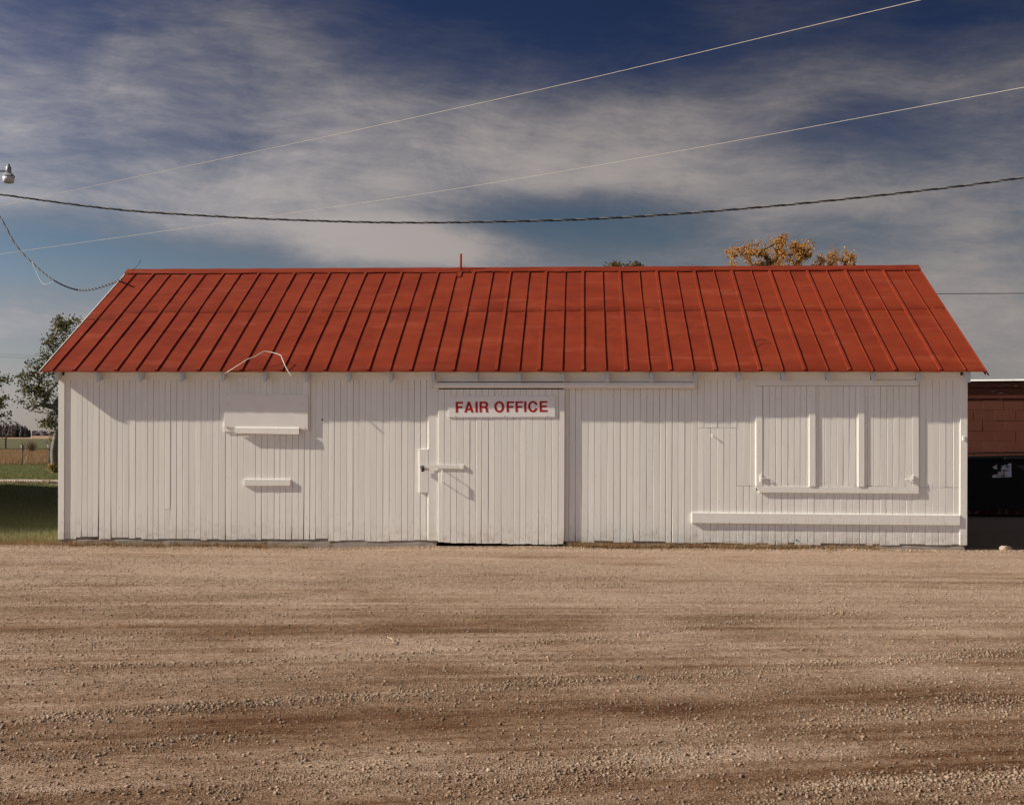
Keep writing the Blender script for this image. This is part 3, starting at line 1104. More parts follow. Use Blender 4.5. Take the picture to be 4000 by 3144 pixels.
for i in range(len(edges) - 1):
    a, b = edges[i], edges[i + 1]
    lap = LAP + random.uniform(-.004, .004)
    if i < 2: lap -= 0.07
    if i > len(edges) - 4: lap += 0.012
    pan(a, b, 0.0, lap + 0.02, 0.0, True)
    pan(a, b, lap, 0.965, 0.0038, False)
for x, kind in ribs:
    m = MB()
    if kind == 'n':
        w1, hh = 0.0040, 0.0155
        prof = [(-w1 - .001, 0), (-w1, hh), (w1, hh), (w1 + .001, 0)]
    else:
        hh = 0.0155
        prof = [(-0.030, 0.001), (-0.026, 0.002), (-0.0245, hh), (0.012, hh + .001), (0.013, 0)]
    k = len(prof)
    ts = [0.0005, 0.1, 0.25, 0.45, 0.7, 0.962]
    vs = []
    for t in ts:
        j = random.uniform(-.0025, .0025)
        for (px_, n) in prof:
            vs.append(roof_pt(x + px_ + j, t, n + 0.0015))
    fs = []
    for q in range(len(ts) - 1):
        for r in range(k - 1):
            a = q * k + r
            fs.append((a, a + 1, a + k + 1, a + k))
    fs.append(tuple(range(k)))
    m.add(vs, fs)
    o = m.build('rib', 'roof_red', roof)
# ridge cap lengths
xc = -RL - 0.01
while xc < WID + RR - 0.05:
    xe = min(xc + 3.05, WID + RR + 0.01)
    if WID + RR - xe < 0.8: xe = WID + RR + 0.01
    n = 14
    vs = []
    for i in range(n + 1):
        x = xc + (xe - xc) * i / n
        wv = random.uniform(-.006, .006)
        p0 = roof_pt(x, 0.955 + random.uniform(-.003, .003), 0.014 + random.uniform(0, .006))
        p1 = roof_pt(x, 0.962, 0.029)
        vs += [p0, p1, (x, YR, ZR + 0.028 + wv * .5), (x, YR + 0.12, ZR - 0.035)]
    fs = []
    for i in range(n):
        for k in range(3):
            a = 4 * i + k
            fs.append((a, a + 4, a + 5, a + 1))
    m = MB(); m.add(vs, fs); m.build('ridge_cap', 'roof_red', roof)
    xc = xe - 0.0
# rake trims
for x_, w_, mt in ((-RL - 0.009, 0.008, 'white_trim'), (WID + RR + 0.001, 0.012, 'roof_red')):
    a = [roof_pt(x_, -0.004, 0.010), roof_pt(x_ + w_, -0.004, 0.010), roof_pt(x_ + w_, 0.985, 0.010), roof_pt(x_, 0.985, 0.010)]
    b = [roof_pt(x_, -0.004, -0.055), roof_pt(x_ + w_, -0.004, -0.055), roof_pt(x_ + w_, 0.985, -0.055), roof_pt(x_, 0.985, -0.055)]
    m = MB(); m.hexa(b + a); m.build('rake_trim', mt, roof)
m = MB()
a0 = roof_pt(WID + RR + 0.012, 0.012, 0.004); a1 = (a0[0] + 0.045, a0[1] - 0.02, a0[2] - 0.085)
m.hexa([(a1[0] - .02, a1[1], a1[2]), (a1[0] + .004, a1[1], a1[2] - .006), (a1[0] + .004, a1[1] + .004, a1[2] - .006), (a1[0] - .02, a1[1] + .004, a1[2]),
        (a0[0] - .008, a0[1], a0[2]), (a0[0] + .01, a0[1] + .03, a0[2] + .01), (a0[0] + .01, a0[1] + .04, a0[2] + .01), (a0[0] - .008, a0[1] + .01, a0[2])])
m.build('bent_flashing', 'roof_red', roof)
# vent pipe with bracket at the ridge
vx = PX(1800, YR - .1, 1040)
zt = PZ(1800, 992, YR - .1)
m = MB(); m.tube([(vx, YR - .10, ZR - 0.16), (vx, YR - .10, zt)], 0.0165, 10)
o = m.build('pipe_mast', 'roof_red', roof, True)
m = MB(); m.box(vx - .045, vx + .02, -0.003, 0.004, 0, 0.16)
vs = [roof_pt(v[0], 0.905 + v[2] * .35, 0.012 - v[1]) for v in m.v]; m.v = vs
m.build('bracket', 'roof_red', roof)
m = MB(); m.tube([roof_pt(vx + .02, .965, .05), roof_pt(vx + .06, .975, .09), roof_pt(vx + .09, .965, .06), roof_pt(vx + .10, .955, .03)], 0.004, 5)
m.build('wire_end', 'roof_red', roof)
m = MB(); m.tube([roof_pt(PX(520, YR, 1060), .97, .02), roof_pt(PX(530, YR, 1050), 1.0, .05), roof_pt(PX(548, YR, 1035), 1.0, .12), roof_pt(PX(556, YR, 1030), 1.0, .19)], 0.0035, 5)
m.build('loose_wire', 'black_wire', roof)
m = MB(); m.tube([roof_pt(PX(p, 0.6, q), tt, nn) for p, q, tt, nn in ((2935, 1362, .20, .03), (2955, 1345, .235, .05), (2975, 1347, .235, .05), (2995, 1345, .24, .03))], 0.004, 5)
m.build('loose_wire', 'black_wire', roof)

# ------------------------------------------------------------------ sliding door with its track, jamb, latch
DF = -0.037
d0, d1 = PX(1711, DF), PX(2205, DF)
dz1 = PZ(1950, 1521, DF)
dzl, dzr = PZ(1711, 2116, DF), PZ(2205, 2124, DF)
m = MB(); m.slab([(d0 + .004, dzl + .03), (d1 - .004, dzr + .03), (d1 - .004, dz1 - .004), (d0 + .004, dz1 - .004)], DF + 0.019, -0.006)
door = m.build('sliding_door', 'white_trim', shed)
dxs = run_boards(d0, d1, 0.0846)
for i, (a, b) in enumerate(zip(dxs[:-1], dxs[1:])):
    q = ((a + b) / 2 - d0) / (d1 - d0)
    zb = dzl + (dzr - dzl) * q + random.uniform(-.004, .004) - (0.010 if 0.03 < q < .93 else 0)
    crack = None
    if i in (6, 10, 15): crack = (0.3, random.choice([-1, 1]) * 0.008)
    if i == len(dxs) - 2: crack = (0.07, 0.010)
    board(a, b, zb, dz1, DF, door, crack=crack)
m = MB()
xa, xb = PX(1698, -.08), PX(2713, -.08)
za, zb2 = PZ(1950, 1515, -.08), PZ(1950, 1493, -.08)
prof = [(-.030, za), (-.060, za - .002), (-.078, za + .010), (-.080, za + .042), (-.066, zb2 - .004), (-.030, zb2)]
vs = [(xa, y, z) for y, z in prof] + [(xb, y, z) for y, z in prof]
m.add(vs, [tuple(range(6)), tuple(range(11, 5, -1))] + [(k, (k + 1) % 6, 6 + (k + 1) % 6, 6 + k) for k in range(6)])
m.build('door_track', 'white_trim', shed)
m = MB(); m.slab([(PX(1690), PZ(1690, 1491)), (PX(2716), PZ(2716, 1490)), (PX(2716), PZ(2716, 1480)), (PX(1690), PZ(1690, 1482))], -0.030, -0.016)
m.build('track_board', 'white_trim', shed)
JF = -0.019
m = MB(); m.slab([(PX(1673, JF), PZ(1673, 2111, JF)), (PX(1710, JF), PZ(1710, 2111, JF)), (PX(1710, JF), PZ(1710, 1517, JF)), (PX(1673, JF), PZ(1673, 1517, JF))], JF, 0.0, 0.002)
m.build('door_jamb', 'white_paint', shed)
m = MB(); m.slab([(PX(1638, JF), PZ(1638, 1923, JF)), (PX(1672.5, JF), PZ(1673, 1924, JF)), (PX(1672.5, JF), PZ(1673, 1754, JF)), (PX(1637, JF), PZ(1637, 1754, JF))], JF - .001, 0.0, 0.002)
m.build('latch_block', 'white_paint', shed)
# bar, staples, padlock
BF = -0.050
m = MB(); m.slab([(PX(1656, BF), PZ(1656, 1828, BF)), (PX(1811, BF), PZ(1811, 1831.5, BF)), (PX(1811, BF), PZ(1811, 1817, BF)), (PX(1656, BF), PZ(1656, 1814, BF))], BF, BF + 0.010, 0.001)
bar = m.build('latch_bar', 'white_trim', door)
m = MB(); m.slab([(PX(1801, BF), PZ(1801, 1831, BF)), (PX(1812, BF), PZ(1812, 1832, BF)), (PX(1812, BF), PZ(1812, 1816, BF)), (PX(1801, BF), PZ(1801, 1816, BF))], BF - .006, DF - .001, 0.001)
m.build('bar_pivot', 'white_trim', bar)
m = MB()
hx, zt_, zb_ = PX(1727, -.10), PZ(1727, 1837, -.10), PZ(1727, 1885, -.10)
m.tube([(hx + .004, DF + .002, zt_), (hx, -0.088, zt_), (hx, -0.100, zt_ - .012), (hx, -0.100, zb_ + .012), (hx, -0.088, zb_), (hx + .004, DF + .002, zb_)], 0.0058, 7)
m.build('door_handle', 'white_trim', door, True)
m = MB()
kx, kz = PX(1651, -.05), PZ(1651, 1842, -.05)
m.slab([(kx - .020, kz), (kx + .020, kz), (kx + .018, kz + .055), (kx - .018, kz + .055)], -0.062, -0.040, 0.005)
lock = m.build('padlock', 'padlock_dark', shed)
m = MB()
m.tube([(kx - .013, -.051, kz + .05)] + [(kx - .013 * math.cos(a), -.051, kz + .066 + .014 * math.sin(a)) for a in np.linspace(0, math.pi, 7)] + [(kx + .013, -.051, kz + .05)], 0.0042, 6)
m.build('shackle', 'padlock_dark', lock)
m = MB(); m.slab([(kx - .04, kz + .045), (kx + .03, kz + .05), (kx + .028, kz + .085), (kx - .035, kz + .08)], -0.028, -0.0195)
m.build('hasp_plate', 'galvanised', shed)
# bottom guide stake
m = MB(); m.box(PX(2203), PX(2208), -0.05, -0.03, -0.03, 0.05); m.build('guide_stake', 'screw', shed)

# ------------------------------------------------------------------ boarded serving hatch, left
hatch = MB()
hatch.slab([(PX(876), PZ(876, 1686)), (PX(1209), PZ(1209, 1684)), (PX(1209), PZ(1209, 1474)), (PX(876), PZ(876, 1474))], -0.0155, -0.002)
hatch = hatch.build('serving_hatch', 'white_trim', shed)
hx0, hx1 = PX(878, -.016), PX(1203, -.016)
hxs = run_boards(hx0, hx1, 0.081)
for a, b in zip(hxs[:-1], hxs[1:]):
    board(a, b, PZ(1040, 1560), PZ(1040, 1476) + random.uniform(-.003, .003), -0.0195, hatch, thick=0.003, tiltmax=.0004, bev=.002)
m = MB()
m.slab([(PX(875, -.03), PZ(875, 1668, -.03)), (PX(1202, -.03), PZ(1202, 1677, -.03)), (PX(1203, -.03), PZ(1203, 1541.5, -.03)), (PX(875, -.03), PZ(875, 1535, -.03))], -0.031, -0.0205, 0.0015)
ply = m.build('plywood_sheet', 'white_trim', hatch)
for (sx, sy) in ((889, 1542), (1046, 1544), (1191, 1547), (893, 1580), (1181, 1578), (886, 1665), (1192, 1670)):
    m = MB(); x, z = P(sx, sy, -.031)
    m.tube([(x, -.0325, z), (x, -.030, z)], 0.0045, 7); m.build('screw', 'screw', ply)
m = MB(); m.slab([(PX(1205, -.02), PZ(1205, 1685)), (PX(1208.5, -.02), PZ(1208, 1685)), (PX(1208.5, -.02), PZ(1208, 1476)), (PX(1205, -.02), PZ(1205, 1476))], -0.024, -0.0156, 0.001)
m.build('hatch_trim', 'white_trim', hatch)
m = MB()
lx0, lx1 = PX(919, -.05), PX(1167, -.05)
zt0, zt1, zb0, zb1 = PZ(919, 1670, -.05), PZ(1167, 1672, -.05), PZ(919, 1692, -.05), PZ(1167, 1697, -.05)
m.hexa([(lx0, -.054, zb0), (lx1, -.054, zb1), (lx1, -.016, zb1), (lx0, -.016, zb0), (lx0, -.050, zt0), (lx1, -.050, zt1), (lx1, -.0315, zt1 + .008), (lx0, -.0315, zt0 + .008)])
m.build('hatch_ledge', 'white_paint', hatch)
for dx in (945, 1145):
    m = MB(); m.slab([(PX(dx - 15), PZ(dx, 1478)), (PX(dx + 15), PZ(dx, 1478)), (PX(dx + 15), PZ(dx, 1472)), (PX(dx - 15), PZ(dx, 1472))], -0.026, -0.0195, .001)
    m.build('hatch_hinge', 'white_trim', hatch)
SF = -0.0245
m = MB(); m.slab([(PX(953, SF), PZ(953, 1897, SF)), (PX(1134, SF), PZ(1134, 1897, SF)), (PX(1134, SF), PZ(1134, 1873, SF)), (PX(953, SF), PZ(953, 1872, SF))], SF, 0.001, 0.002)
m.build('nailed_ledge', 'white_paint', shed)

# ------------------------------------------------------------------ shuttered window, right
WF = -0.0195
win = MB(); win.slab([(PX(2960), SILL_Z + .01), (PX(3584), SILL_Z + .01), (PX(3584), PZ(3300, 1490)), (PX(2960), PZ(3300, 1490))], 0.004, 0.02)
win = win.build('shuttered_window', 'bare_dark', shed)


def plank(name, q, yf, yb, parent, bev=0.002, mat='white_paint'):
    mm = MB(); mm.slab([P(px, py, yf) for px, py in q], yf, yb, bev)
    return mm.build(name, mat, parent)


plank('window_frame', [(2953, 1898), (2978.5, 1898), (2978.5, 1508), (2953, 1508)], WF, 0.006, win)
plank('window_frame', [(3562.5, 1901), (3589, 1901), (3589, 1508), (3562.5, 1508)], WF, 0.006, win)
plank('window_head', [(2953, 1507), (3589, 1506.5), (3589, 1484), (2953, 1484)], WF, 0.006, win)
plank('window_sill', [(2966, 1923), (3589, 1928), (3589, 1902), (2953, 1899)], WF - .003, 0.006, win)
bays = [(2980, 3173), (3174, 3364), (3365, 3561)]
for (pa, pb) in bays:
    a, b = PX(pa, -.016), PX(pb, -.016)
    xs = run_boards(a, b, 0.0825)
    mm = MB(); mm.slab([(a + .002, PZ(pa, 1897)), (b - .002, PZ(pa, 1897)), (b - .002, PZ(pa, 1509)), (a + .002, PZ(pa, 1509))], 0.0, 0.0035)
    sh = mm.build('shutter', 'white_trim', win)
    for c, e in zip(xs[:-1], xs[1:]):
        board(c, e, PZ((pa + pb) / 2, 1899.5, -.016), PZ((pa + pb) / 2, 1508, -.016), -0.0165, sh, thick=0.016)
plank('mullion', [(3161, 1900), (3185.5, 1900), (3185.5, 1507), (3161, 1507)], -0.031, -0.015, win)
plank('mullion', [(3352, 1901), (3376.5, 1901), (3376.5, 1507), (3352, 1507)], -0.031, -0.015, win)
for sx, px_, py_ in ((1, 2973, 1867), (-1, 3566, 1870)):
    mm = MB(); x, z = P(px_, py_, -.02)
    mm.box(x - .013, x + .013, -0.034, -0.019, z - .045, z + .045)
    h = mm.build('hook_plate', 'white_trim', win)
    mm = MB(); mm.tube([(x, -.034, z), (x + sx * .05, -.038, z - .004), (x + sx * .09, -.030, z - .006), (x + sx * .092, -.016, z - .006)], 0.004, 6)
    mm.build('hook', 'white_trim', h)
RF = -0.0265
plank('bumper_rail', [(2702, 2043), (3751, 2052), (3751, 2012), (2702, 2002)], RF, 0.0, shed, 0.003)
plank('nailed_block', [(3761, 1720), (3770, 1720), (3770, 1704), (3761, 1704)], -0.026, -0.0135, shed, .001)
mm = MB(); x, z = P(2782, 1703, -.02); mm.tube([(x, 0.003, z + .01), (x, -.016, z + .006), (x + .002, -.022, z - .012)], 0.006, 6); mm.build('hook_nail', 'white_trim', shed)
for (px_, py_) in ((1258.5, 1639), (3111, 2109)):
    mm = MB(); x, z = P(px_, py_, 0)
    mm.tube([(x, -0.0045, z), (x, -.0025, z)], 0.012, 8); mm.build('knot_hole', 'bare_dark', front_wall)

# ------------------------------------------------------------------ the sign on the door
from mathutils.geometry import tessellate_polygon
SGF = DF - 0.0105
m = MB()
q = [(1751, 1630), (2168, 1628.5), (2168.5, 1545.5), (1750.5, 1548)]
m.slab([P(px, py, SGF) for px, py in q], SGF, DF - .0025, 0.001)
sc_ = P(1960, 1588, SGF)
sign_root = empty('office_sign', (sc_[0], SGF, sc_[1] - .14))
tag(sign_root, 'white rectangular sign with red lettering screwed to the sliding door', 'sign')
panel = m.build('sign_panel', 'sign_white', sign_root)
for (sx, sy) in ((1779, 1549), (1966, 1550), (2137, 1547), (1779, 1626), (1972, 1625), (2137, 1625)):
    mm = MB(); x, z = P(sx, sy, SGF); mm.tube([(x, SGF - .002, z), (x, SGF + .001, z)], 0.006, 7); mm.build('screw', 'galvanised', sign_root)


def arc(cx, cy, rx, ry, a0, a1, n=14, pw=2.0):
    out = []
    for i in range(n + 1):
        a = math.radians(a0 + (a1 - a0) * i / n)
        c, s = math.cos(a), math.sin(a)
        out.append((cx + rx * math.copysign(abs(c) ** (2 / pw), c), cy + ry * math.copysign(abs(s) ** (2 / pw), s)))
    return out


ST = .215


def glyph(ch):
    if ch == 'F': return [[(0, 0), (ST, 0), (ST, .405), (.62, .405), (.62, .575), (ST, .575), (ST, .83), (.70, .83), (.70, 1), (0, 1)]]
    if ch == 'E': return [[(0, 0), (.74, 0), (.74, .175), (ST, .175), (ST, .42), (.67, .42), (.67, .59), (ST, .59), (ST, .825), (.72, .825), (.72, 1), (0, 1)]]
    if ch == 'I': return [[(0, 0), (ST, 0), (ST, 1), (0, 1)]]
    if ch == 'A': return [[(0, 0), (.225, 0), (.29, .205), (.59, .205), (.65, 0), (.88, 0), (.555, 1), (.325, 1)], [(.345, .37), (.437, .70), (.535, .37)]]
    if ch == 'R':
        outer = [(0, 0), (ST, 0), (ST, .40), (.40, .40)] + arc(.40, .23, .175, .17, 90, 0, 6) + [(.585, .10), (.62, 0), (.84, 0), (.84, .035), (.795, .10), (.785, .28)] + \
            arc(.60, .33, .18, .15, 0, 60, 4) + [(.70, .50)] + arc(.53, .715, .28, .285, -50, 90, 12) + [(0, 1)]
        hole = [(ST, .565), (ST, .835), (.47, .835)] + arc(.47, .70, .125, .135, 90, -90, 8)
        return [outer, hole]
    if ch == 'O': return [arc(.465, .5, .465, .53, 0, 360, 40)[:-1], arc(.465, .5, .245, .345, 0, 360, 40)[:-1]]
    if ch == 'C':
        out = arc(.465, .5, .465, .53, 38, 322, 34) + [(.62, .27)] + arc(.465, .5, .245, .345, 318, 42, 30)[2:-2] + [(.63, .70)]
        # close through the terminals
        a = arc(.465, .5, .455, .53, 30, 330, 34)
        b = arc(.465, .5, .245, .345, 325, 35, 30)
        return [a + [(.86, .36), (.66, .36)] + b[1:-1] + [(.66, .645), (.86, .645)]] if False else [[(.875, .645)] + arc(.465, .5, .455, .53, 28, 332, 34) + [(.875, .355), (.665, .355)] + arc(.465, .5, .245, .345, 328, 32, 30) + [(.665, .645)]]
    return []


def flat_shape(loops, fn, name, mat, parent):
    """loops of 2D points -> flat print mapped by fn(u, v) to a 3D point"""
    v2 = [[Vector((a, b, 0)) for a, b in lp] for lp in loops]
    tris = tessellate_polygon(v2)
    flat = [p for lp in v2 for p in lp]
    me = bpy.data.meshes.new(name)
    me.from_pydata([fn(p.x, p.y) for p in flat], [], [tuple(t) for t in tris])
    me.update()
    return link(name, me, mat, parent)


letters = [('F', 390), ('A', 462), ('I', 557), ('R', 592), ('O', 717), ('F', 822), ('F', 897), ('I', 971), ('C', 1003), ('E', 1102)]
for ch, zx in letters:
    def fn(u, v, zx=zx):
        X_ = zx + u * 92.0
        Y_ = 460.0 - v * 92.0 - (X_ - 390) * 0.0085
        x, z = P(1600 + X_ / 2.1725, 1400 + Y_ / 2.1725, SGF)
        return (x, SGF - 0.0016, z)
    flat_shape(glyph(ch), fn, 'letter', 'sign_red', sign_root)

# loose white cable at the eave
m = MB()
cab = [(870, 1462, -.150), (890, 1452, -.17), (925, 1430, -.19), (965, 1404, -.16), (1000, 1391, -.10), (1020, 1378, -.04), (1034, 1372, 0.0), (1058, 1376, -.01),
       (1085, 1383, -.03), (1098, 1389, -.05), (1100, 1396, -.06), (1106, 1410, -.10), (1115, 1432, -.15), (1127, 1453, -.18), (1138, 1469, -.19), (1143, 1475, -.19)]
pts = [(P(a, b, c)[0], c, P(a, b, c)[1]) for a, b, c in cab]
m.tube(pts, 0.0055, 7)
o = m.build('loose_cable', 'white_cable', None, True)
tag(o, 'loose white cable looping up over the eave left of the sign', 'cable')

# ================================================================== BLOCK BUILDING, RIGHT
BY = 8.06
bb = empty('block_building', (19.0, BY + 3, 0))
tag(bb, 'low brown painted concrete-block building behind the right end of the shed', 'building')
bx0, bx1 = 13.9, 26.0
m = MB(); m.box(bx0 + .02, bx1, BY + 0.012, BY + 6, -0.1, 2.5)
bwall = m.build('wall', 'peeling_board', bb)
BH, BW = 0.2035, 0.407
ztop = PZ(3900, 1563, BY)
nrow = int(ztop / BH) + 1
bl = {}
for r in range(nrow):
    z1_ = ztop - r * BH; z0_ = max(z1_ - BH + 0.006, -0.05)
    off = PX(3838, BY) if r % 2 == 0 else PX(3802, BY)
    k0 = math.floor((bx0 - off) / BW)
    x = off + k0 * BW
    while x < 18.2:
        a, b = max(x, bx0), x + BW - 0.006
        if b - a > 0.05:
            yj = random.uniform(-.002, .002)
            mm = MB(); mm.slab([(a, z0_), (b, z0_), (b, z1_), (a, z1_)], BY + yj, BY + 0.02, 0.003)
            mm.build('block', 'block_paint', bwall)
        x += BW
m = MB(); m.box(18.3, bx1, BY + .002, BY + .02, -.05, ztop); m.build('wall_far_end', 'block_paint', bb)


def fascia(py0, py1, slope, yf, mat, name):
    z0_ = PZ(3780, py0, BY); z1_ = PZ(3780, py1, BY)
    xa, xb = bx0 - .1, bx1
    mm = MB(); mm.slab([(xa, z0_), (xb, z0_ + slope * (xb - xa)), (xb, z1_ + slope * (xb - xa)), (xa, z1_)], yf, BY + 0.03, .002)
    mm.build(name, mat, bb)


fascia(1556, 1517, 0.0, BY - 0.014, 'peeling_board', 'fascia_board')
fascia(1516.5, 1495, 0.006, BY - 0.028, 'peeling_board', 'fascia_board')
fascia(1494.5, 1491, 0.010, BY - 0.037, 'bare_dark', 'edge_shadow_strip')  # dark strip standing for the black shadow under the white edge
m = MB(); m.hexa([(bx0 - .1, BY - .044, PZ(3780, 1490.5, BY)), (bx1, BY - .044, PZ(3780, 1490.5, BY) + .12), (bx1, BY + 6.1, 2.45), (bx0 - .1, BY + 6.1, 2.45),
                  (bx0 - .1, BY - .044, PZ(3780, 1485.5, BY)), (bx1, BY - .044, PZ(3780, 1485.5, BY) + .12), (bx1, BY + 6.1, 2.48), (bx0 - .1, BY + 6.1, 2.48)])
m.build('roof', 'white_trim', bb)

m = MB()
za_, zb_w = PZ(3780, 1491.5, BY), PZ(3780, 1484.5, BY)
m.hexa([(bx0 - .1, BY - .085, za_), (bx1, BY - .085, za_ + .12), (bx1, BY - .046, za_ + .12), (bx0 - .1, BY - .046, za_),
        (bx0 - .1, BY - .060, zb_w), (bx1, BY - .060, zb_w + .12), (bx1, BY - .046, zb_w + .12), (bx0 - .1, BY - .046, zb_w)])
m.build('roof_edge', 'white_trim', bb)

# ------------------------------------------------------------------ dumpster
DY = 7.05
dump = empty('dumpster', (15.0, DY + .45, 0.0))
tag(dump, 'black steel dumpster with a torn white label in the shade', 'dumpster')
dx0, dx1 = 13.75, 16.1


def dz(x, z):       # it leans on uneven ground
    return z + (x - 14.95) * 0.030


def dbox(mb_, xa, xb, ya, yb, za, zb, taper=0.0):
    mb_.hexa([(xa, ya + taper, dz(xa, za)), (xb, ya + taper, dz(xb, za)), (xb, yb, dz(xb, za)), (xa, yb, dz(xa, za)),
              (xa, ya, dz(xa, zb)), (xb, ya, dz(xb, zb)), (xb, yb, dz(xb, zb)), (xa, yb, dz(xa, zb))])


ZB, ZT = 0.140, 1.105
m = MB()
dbox(m, dx0, dx1, DY, DY + .012, ZB, ZT - .03)
dbox(m, dx0, dx1, DY + .80, DY + .812, ZB, ZT + .02)
dbox(m, dx0, dx0 + .012, DY + .0125, DY + .7995, ZB, ZT)
dbox(m, dx1 - .012, dx1, DY + .0125, DY + .7995, ZB, ZT)
dbox(m, dx0 + .0125, dx1 - .0125, DY + .0125, DY + .7995, ZB, ZB + .012)
body = m.build('body', 'dumpster_paint', dump)
m = MB(); dbox(m, dx0 - .03, PX(3914, DY), DY - .03, DY + .02, ZT - .03, ZT + .003); dbox(m, PX(3926, DY), dx1 + .03, DY - .03, DY + .02, ZT - .03, ZT + .006)
m.build('rim', 'dumpster_paint', dump)
for xx in (dx0 - .09, dx1 + .002):
    m = MB(); dbox(m, xx, xx + .088, DY + .1, DY + .7, .55, .70); m.build('fork_pocket', 'dumpster_paint', dump)
for xx in (dx0 + .02, dx1 - .14):
    for yy in (DY + .06, DY + .68):
        m = MB(); m.tube([(xx, yy + .05, .062), (xx + .05, yy + .05, .062)], .064, 12); c = m.build('caster', 'rubber', dump, False)
        m = MB(); m.box(xx - .012, xx + .062, yy + .02, yy + .09, .10, dz(xx, ZB) - .002); m.build('caster_fork', 'dumpster_paint', c)
for xa, xb in ((dx0 + .05, 14.9), (14.95, dx1 - .05)):
    m = MB(); m.hexa([(xa, DY + .83, .35), (xb, DY + .83, .35), (xb, DY + .86, .35), (xa, DY + .86, .35), (xa, DY + .815, 1.08), (xb, DY + .815, 1.12), (xb, DY + .85, 1.12), (xa, DY + .85, 1.08)])
    m.build('lid', 'rubber', dump)
m = MB(); m.tube([(dx0 + .05, DY + .845, 1.16), (dx1 - .05, DY + .845, 1.20)], .014, 7); m.build('hinge_rod', 'dumpster_paint', dump)


def lab(u, v):      # label coordinates: the 200-px crop of the photograph, scaled 8.54
    x, z = P(3800 + u / 8.54, 1750 + v / 8.54, DY - .003)
    return (x, DY - 0.0025, z)


piece = [(1280, 505), (1290, 965), (650, 985), (648, 905), (700, 890), (830, 875), (860, 810), (820, 790), (930, 785), (965, 700), (890, 690), (975, 670), (960, 575), (1010, 600), (1080, 545), (1120, 585), (1160, 560), (1175, 520)]
flat_shape([piece], lab, 'label', 'label_paper', body)
flat_shape([[(700, 590), (760, 575), (770, 540), (805, 555), (795, 640), (830, 690), (760, 700), (715, 690), (660, 640)]], lab, 'label', 'label_paper', body)


def text_mesh(txt, u, v, hpx, stretch=1.0, mat='rubber', parent=None):
    cu = bpy.data.curves.new('lettering', 'FONT'); cu.body = txt; cu.size = 1.0; cu.resolution_u = 2; cu.offset = 0.012
    ob = bpy.data.objects.new('tmp', cu); COL.objects.link(ob)
    dg = bpy.context.evaluated_depsgraph_get()
    me = bpy.data.meshes.new_from_object(ob.evaluated_get(dg))
    bpy.data.objects.remove(ob)
    for vtx in me.vertices:
        p = lab(u + vtx.co.x * hpx * stretch, v - vtx.co.y * hpx)
        vtx.co = (p[0], DY - 0.0045, p[2])
    me.name = 'lettering'
    link('lettering', me, mat, parent)


text_mesh('ege', 1065, 640, 105, 1.15, parent=body)
text_mesh('tation', 985, 770, 105, 0.9, parent=body)
text_mesh('Inc.', 880, 850, 60, 1.0, parent=body)
text_mesh('CRESCO, IOWA', 785, 945, 68, 0.72, parent=body)

# the pale stone at the corner and a twig on the yard
def lump(name, c, r, mat, seed, label, cat):
    rr = random.Random(seed)
    bm = bmesh.new(); bmesh.ops.create_icosphere(bm, subdivisions=2, radius=1.0)
    for v in bm.verts:
        k = 1 + rr.uniform(-.16, .12)
        v.co = Vector((v.co.x * r[0] * k, v.co.y * r[1] * k, max(v.co.z * r[2] * k, -r[2] * .5)))
    me = bpy.data.meshes.new(name); bm.to_mesh(me); bm.free()
    o = link(name, me, mat); o.location = c
    tag(o, label, cat)


plain('pale_stone', (0.40, 0.31, 0.22), 0.95, 0.25, 12, 0.01)
g = G(3927, 2146); lump('rock', (g.x - .1, -0.03, 0.03), (0.085, 0.06, 0.05), 'pale_stone', 5, 'pale flat rock lying at the shade edge right of the shed', 'rock')
m = MB(); a, b = G(1512, 2498), G(1538, 2518); m.tube([a + Vector((0, 0, .02)), (a + b) / 2 + Vector((.01, 0, .028)), b + Vector((0, 0, .012))], .004, 6)
o = m.build('stick', 'dry_stick'); tag(o, 'short pale stick lying on the gravel below the left wall', 'stick')

# ================================================================== LEFT: POLE, LAMP, WIRES
PDIST = 29.5
pole = empty('utility_pole', PD(-230, 1900, PDIST).xy.to_3d() + Vector((0, 0, -.05)))
tag(pole, 'wooden utility pole just left of the view carrying the yard lamp', 'pole')
pb = pole.location.copy()
m = MB(); m.tube([pb, pb + Vector((0, 0, 5)), pb + Vector((0, 0, 9.6))], [.15, .13, .11], 12); m.build('post', 'pole_wood', pole, True)
lampc = PD(33, 685, PDIST)
lamp = empty('yard_lamp', lampc)
tag(lamp, 'grey yard lamp with clear lens on an arm at the left edge', 'lamp')
Lc = (lampc.x, lampc.y, lampc.z)
m = MB(); m.lathe(Lc, [(.036, .22), (.036, .27), (.026, .275)], 14); m.build('photocell', 'galvanised', lamp, False)
m = MB(); m.lathe(Lc, [(.058, .06), (.068, .09), (.064, .19), (.046, .22)], 16); m.build('ballast_housing', 'galvanised', lamp, True)
m = MB(); m.lathe(Lc, [(.150, -.02), (.150, -.035), (.10, .035), (.06, .06)][::-1], 20); m.build('reflector', 'galvanised', lamp, True)
m = MB(); m.lathe(Lc, [(.143, -.036), (.137, -.11), (.122, -.185), (.08, -.195)][::-1], 20); m.build('lens', 'lens_glass', lamp, True)
ax = pb + Vector((0, 0, lampc.z - .0)); m = MB(); m.tube([(pb.x, pb.y, lampc.z - .05), (pb.x + .4, pb.y, lampc.z + .10), (lampc.x - .3, lampc.y, lampc.z + .10), (lampc.x - .06, lampc.y, lampc.z + .10)], .022, 8)
m.build('arm', 'galvanised', lamp, True)


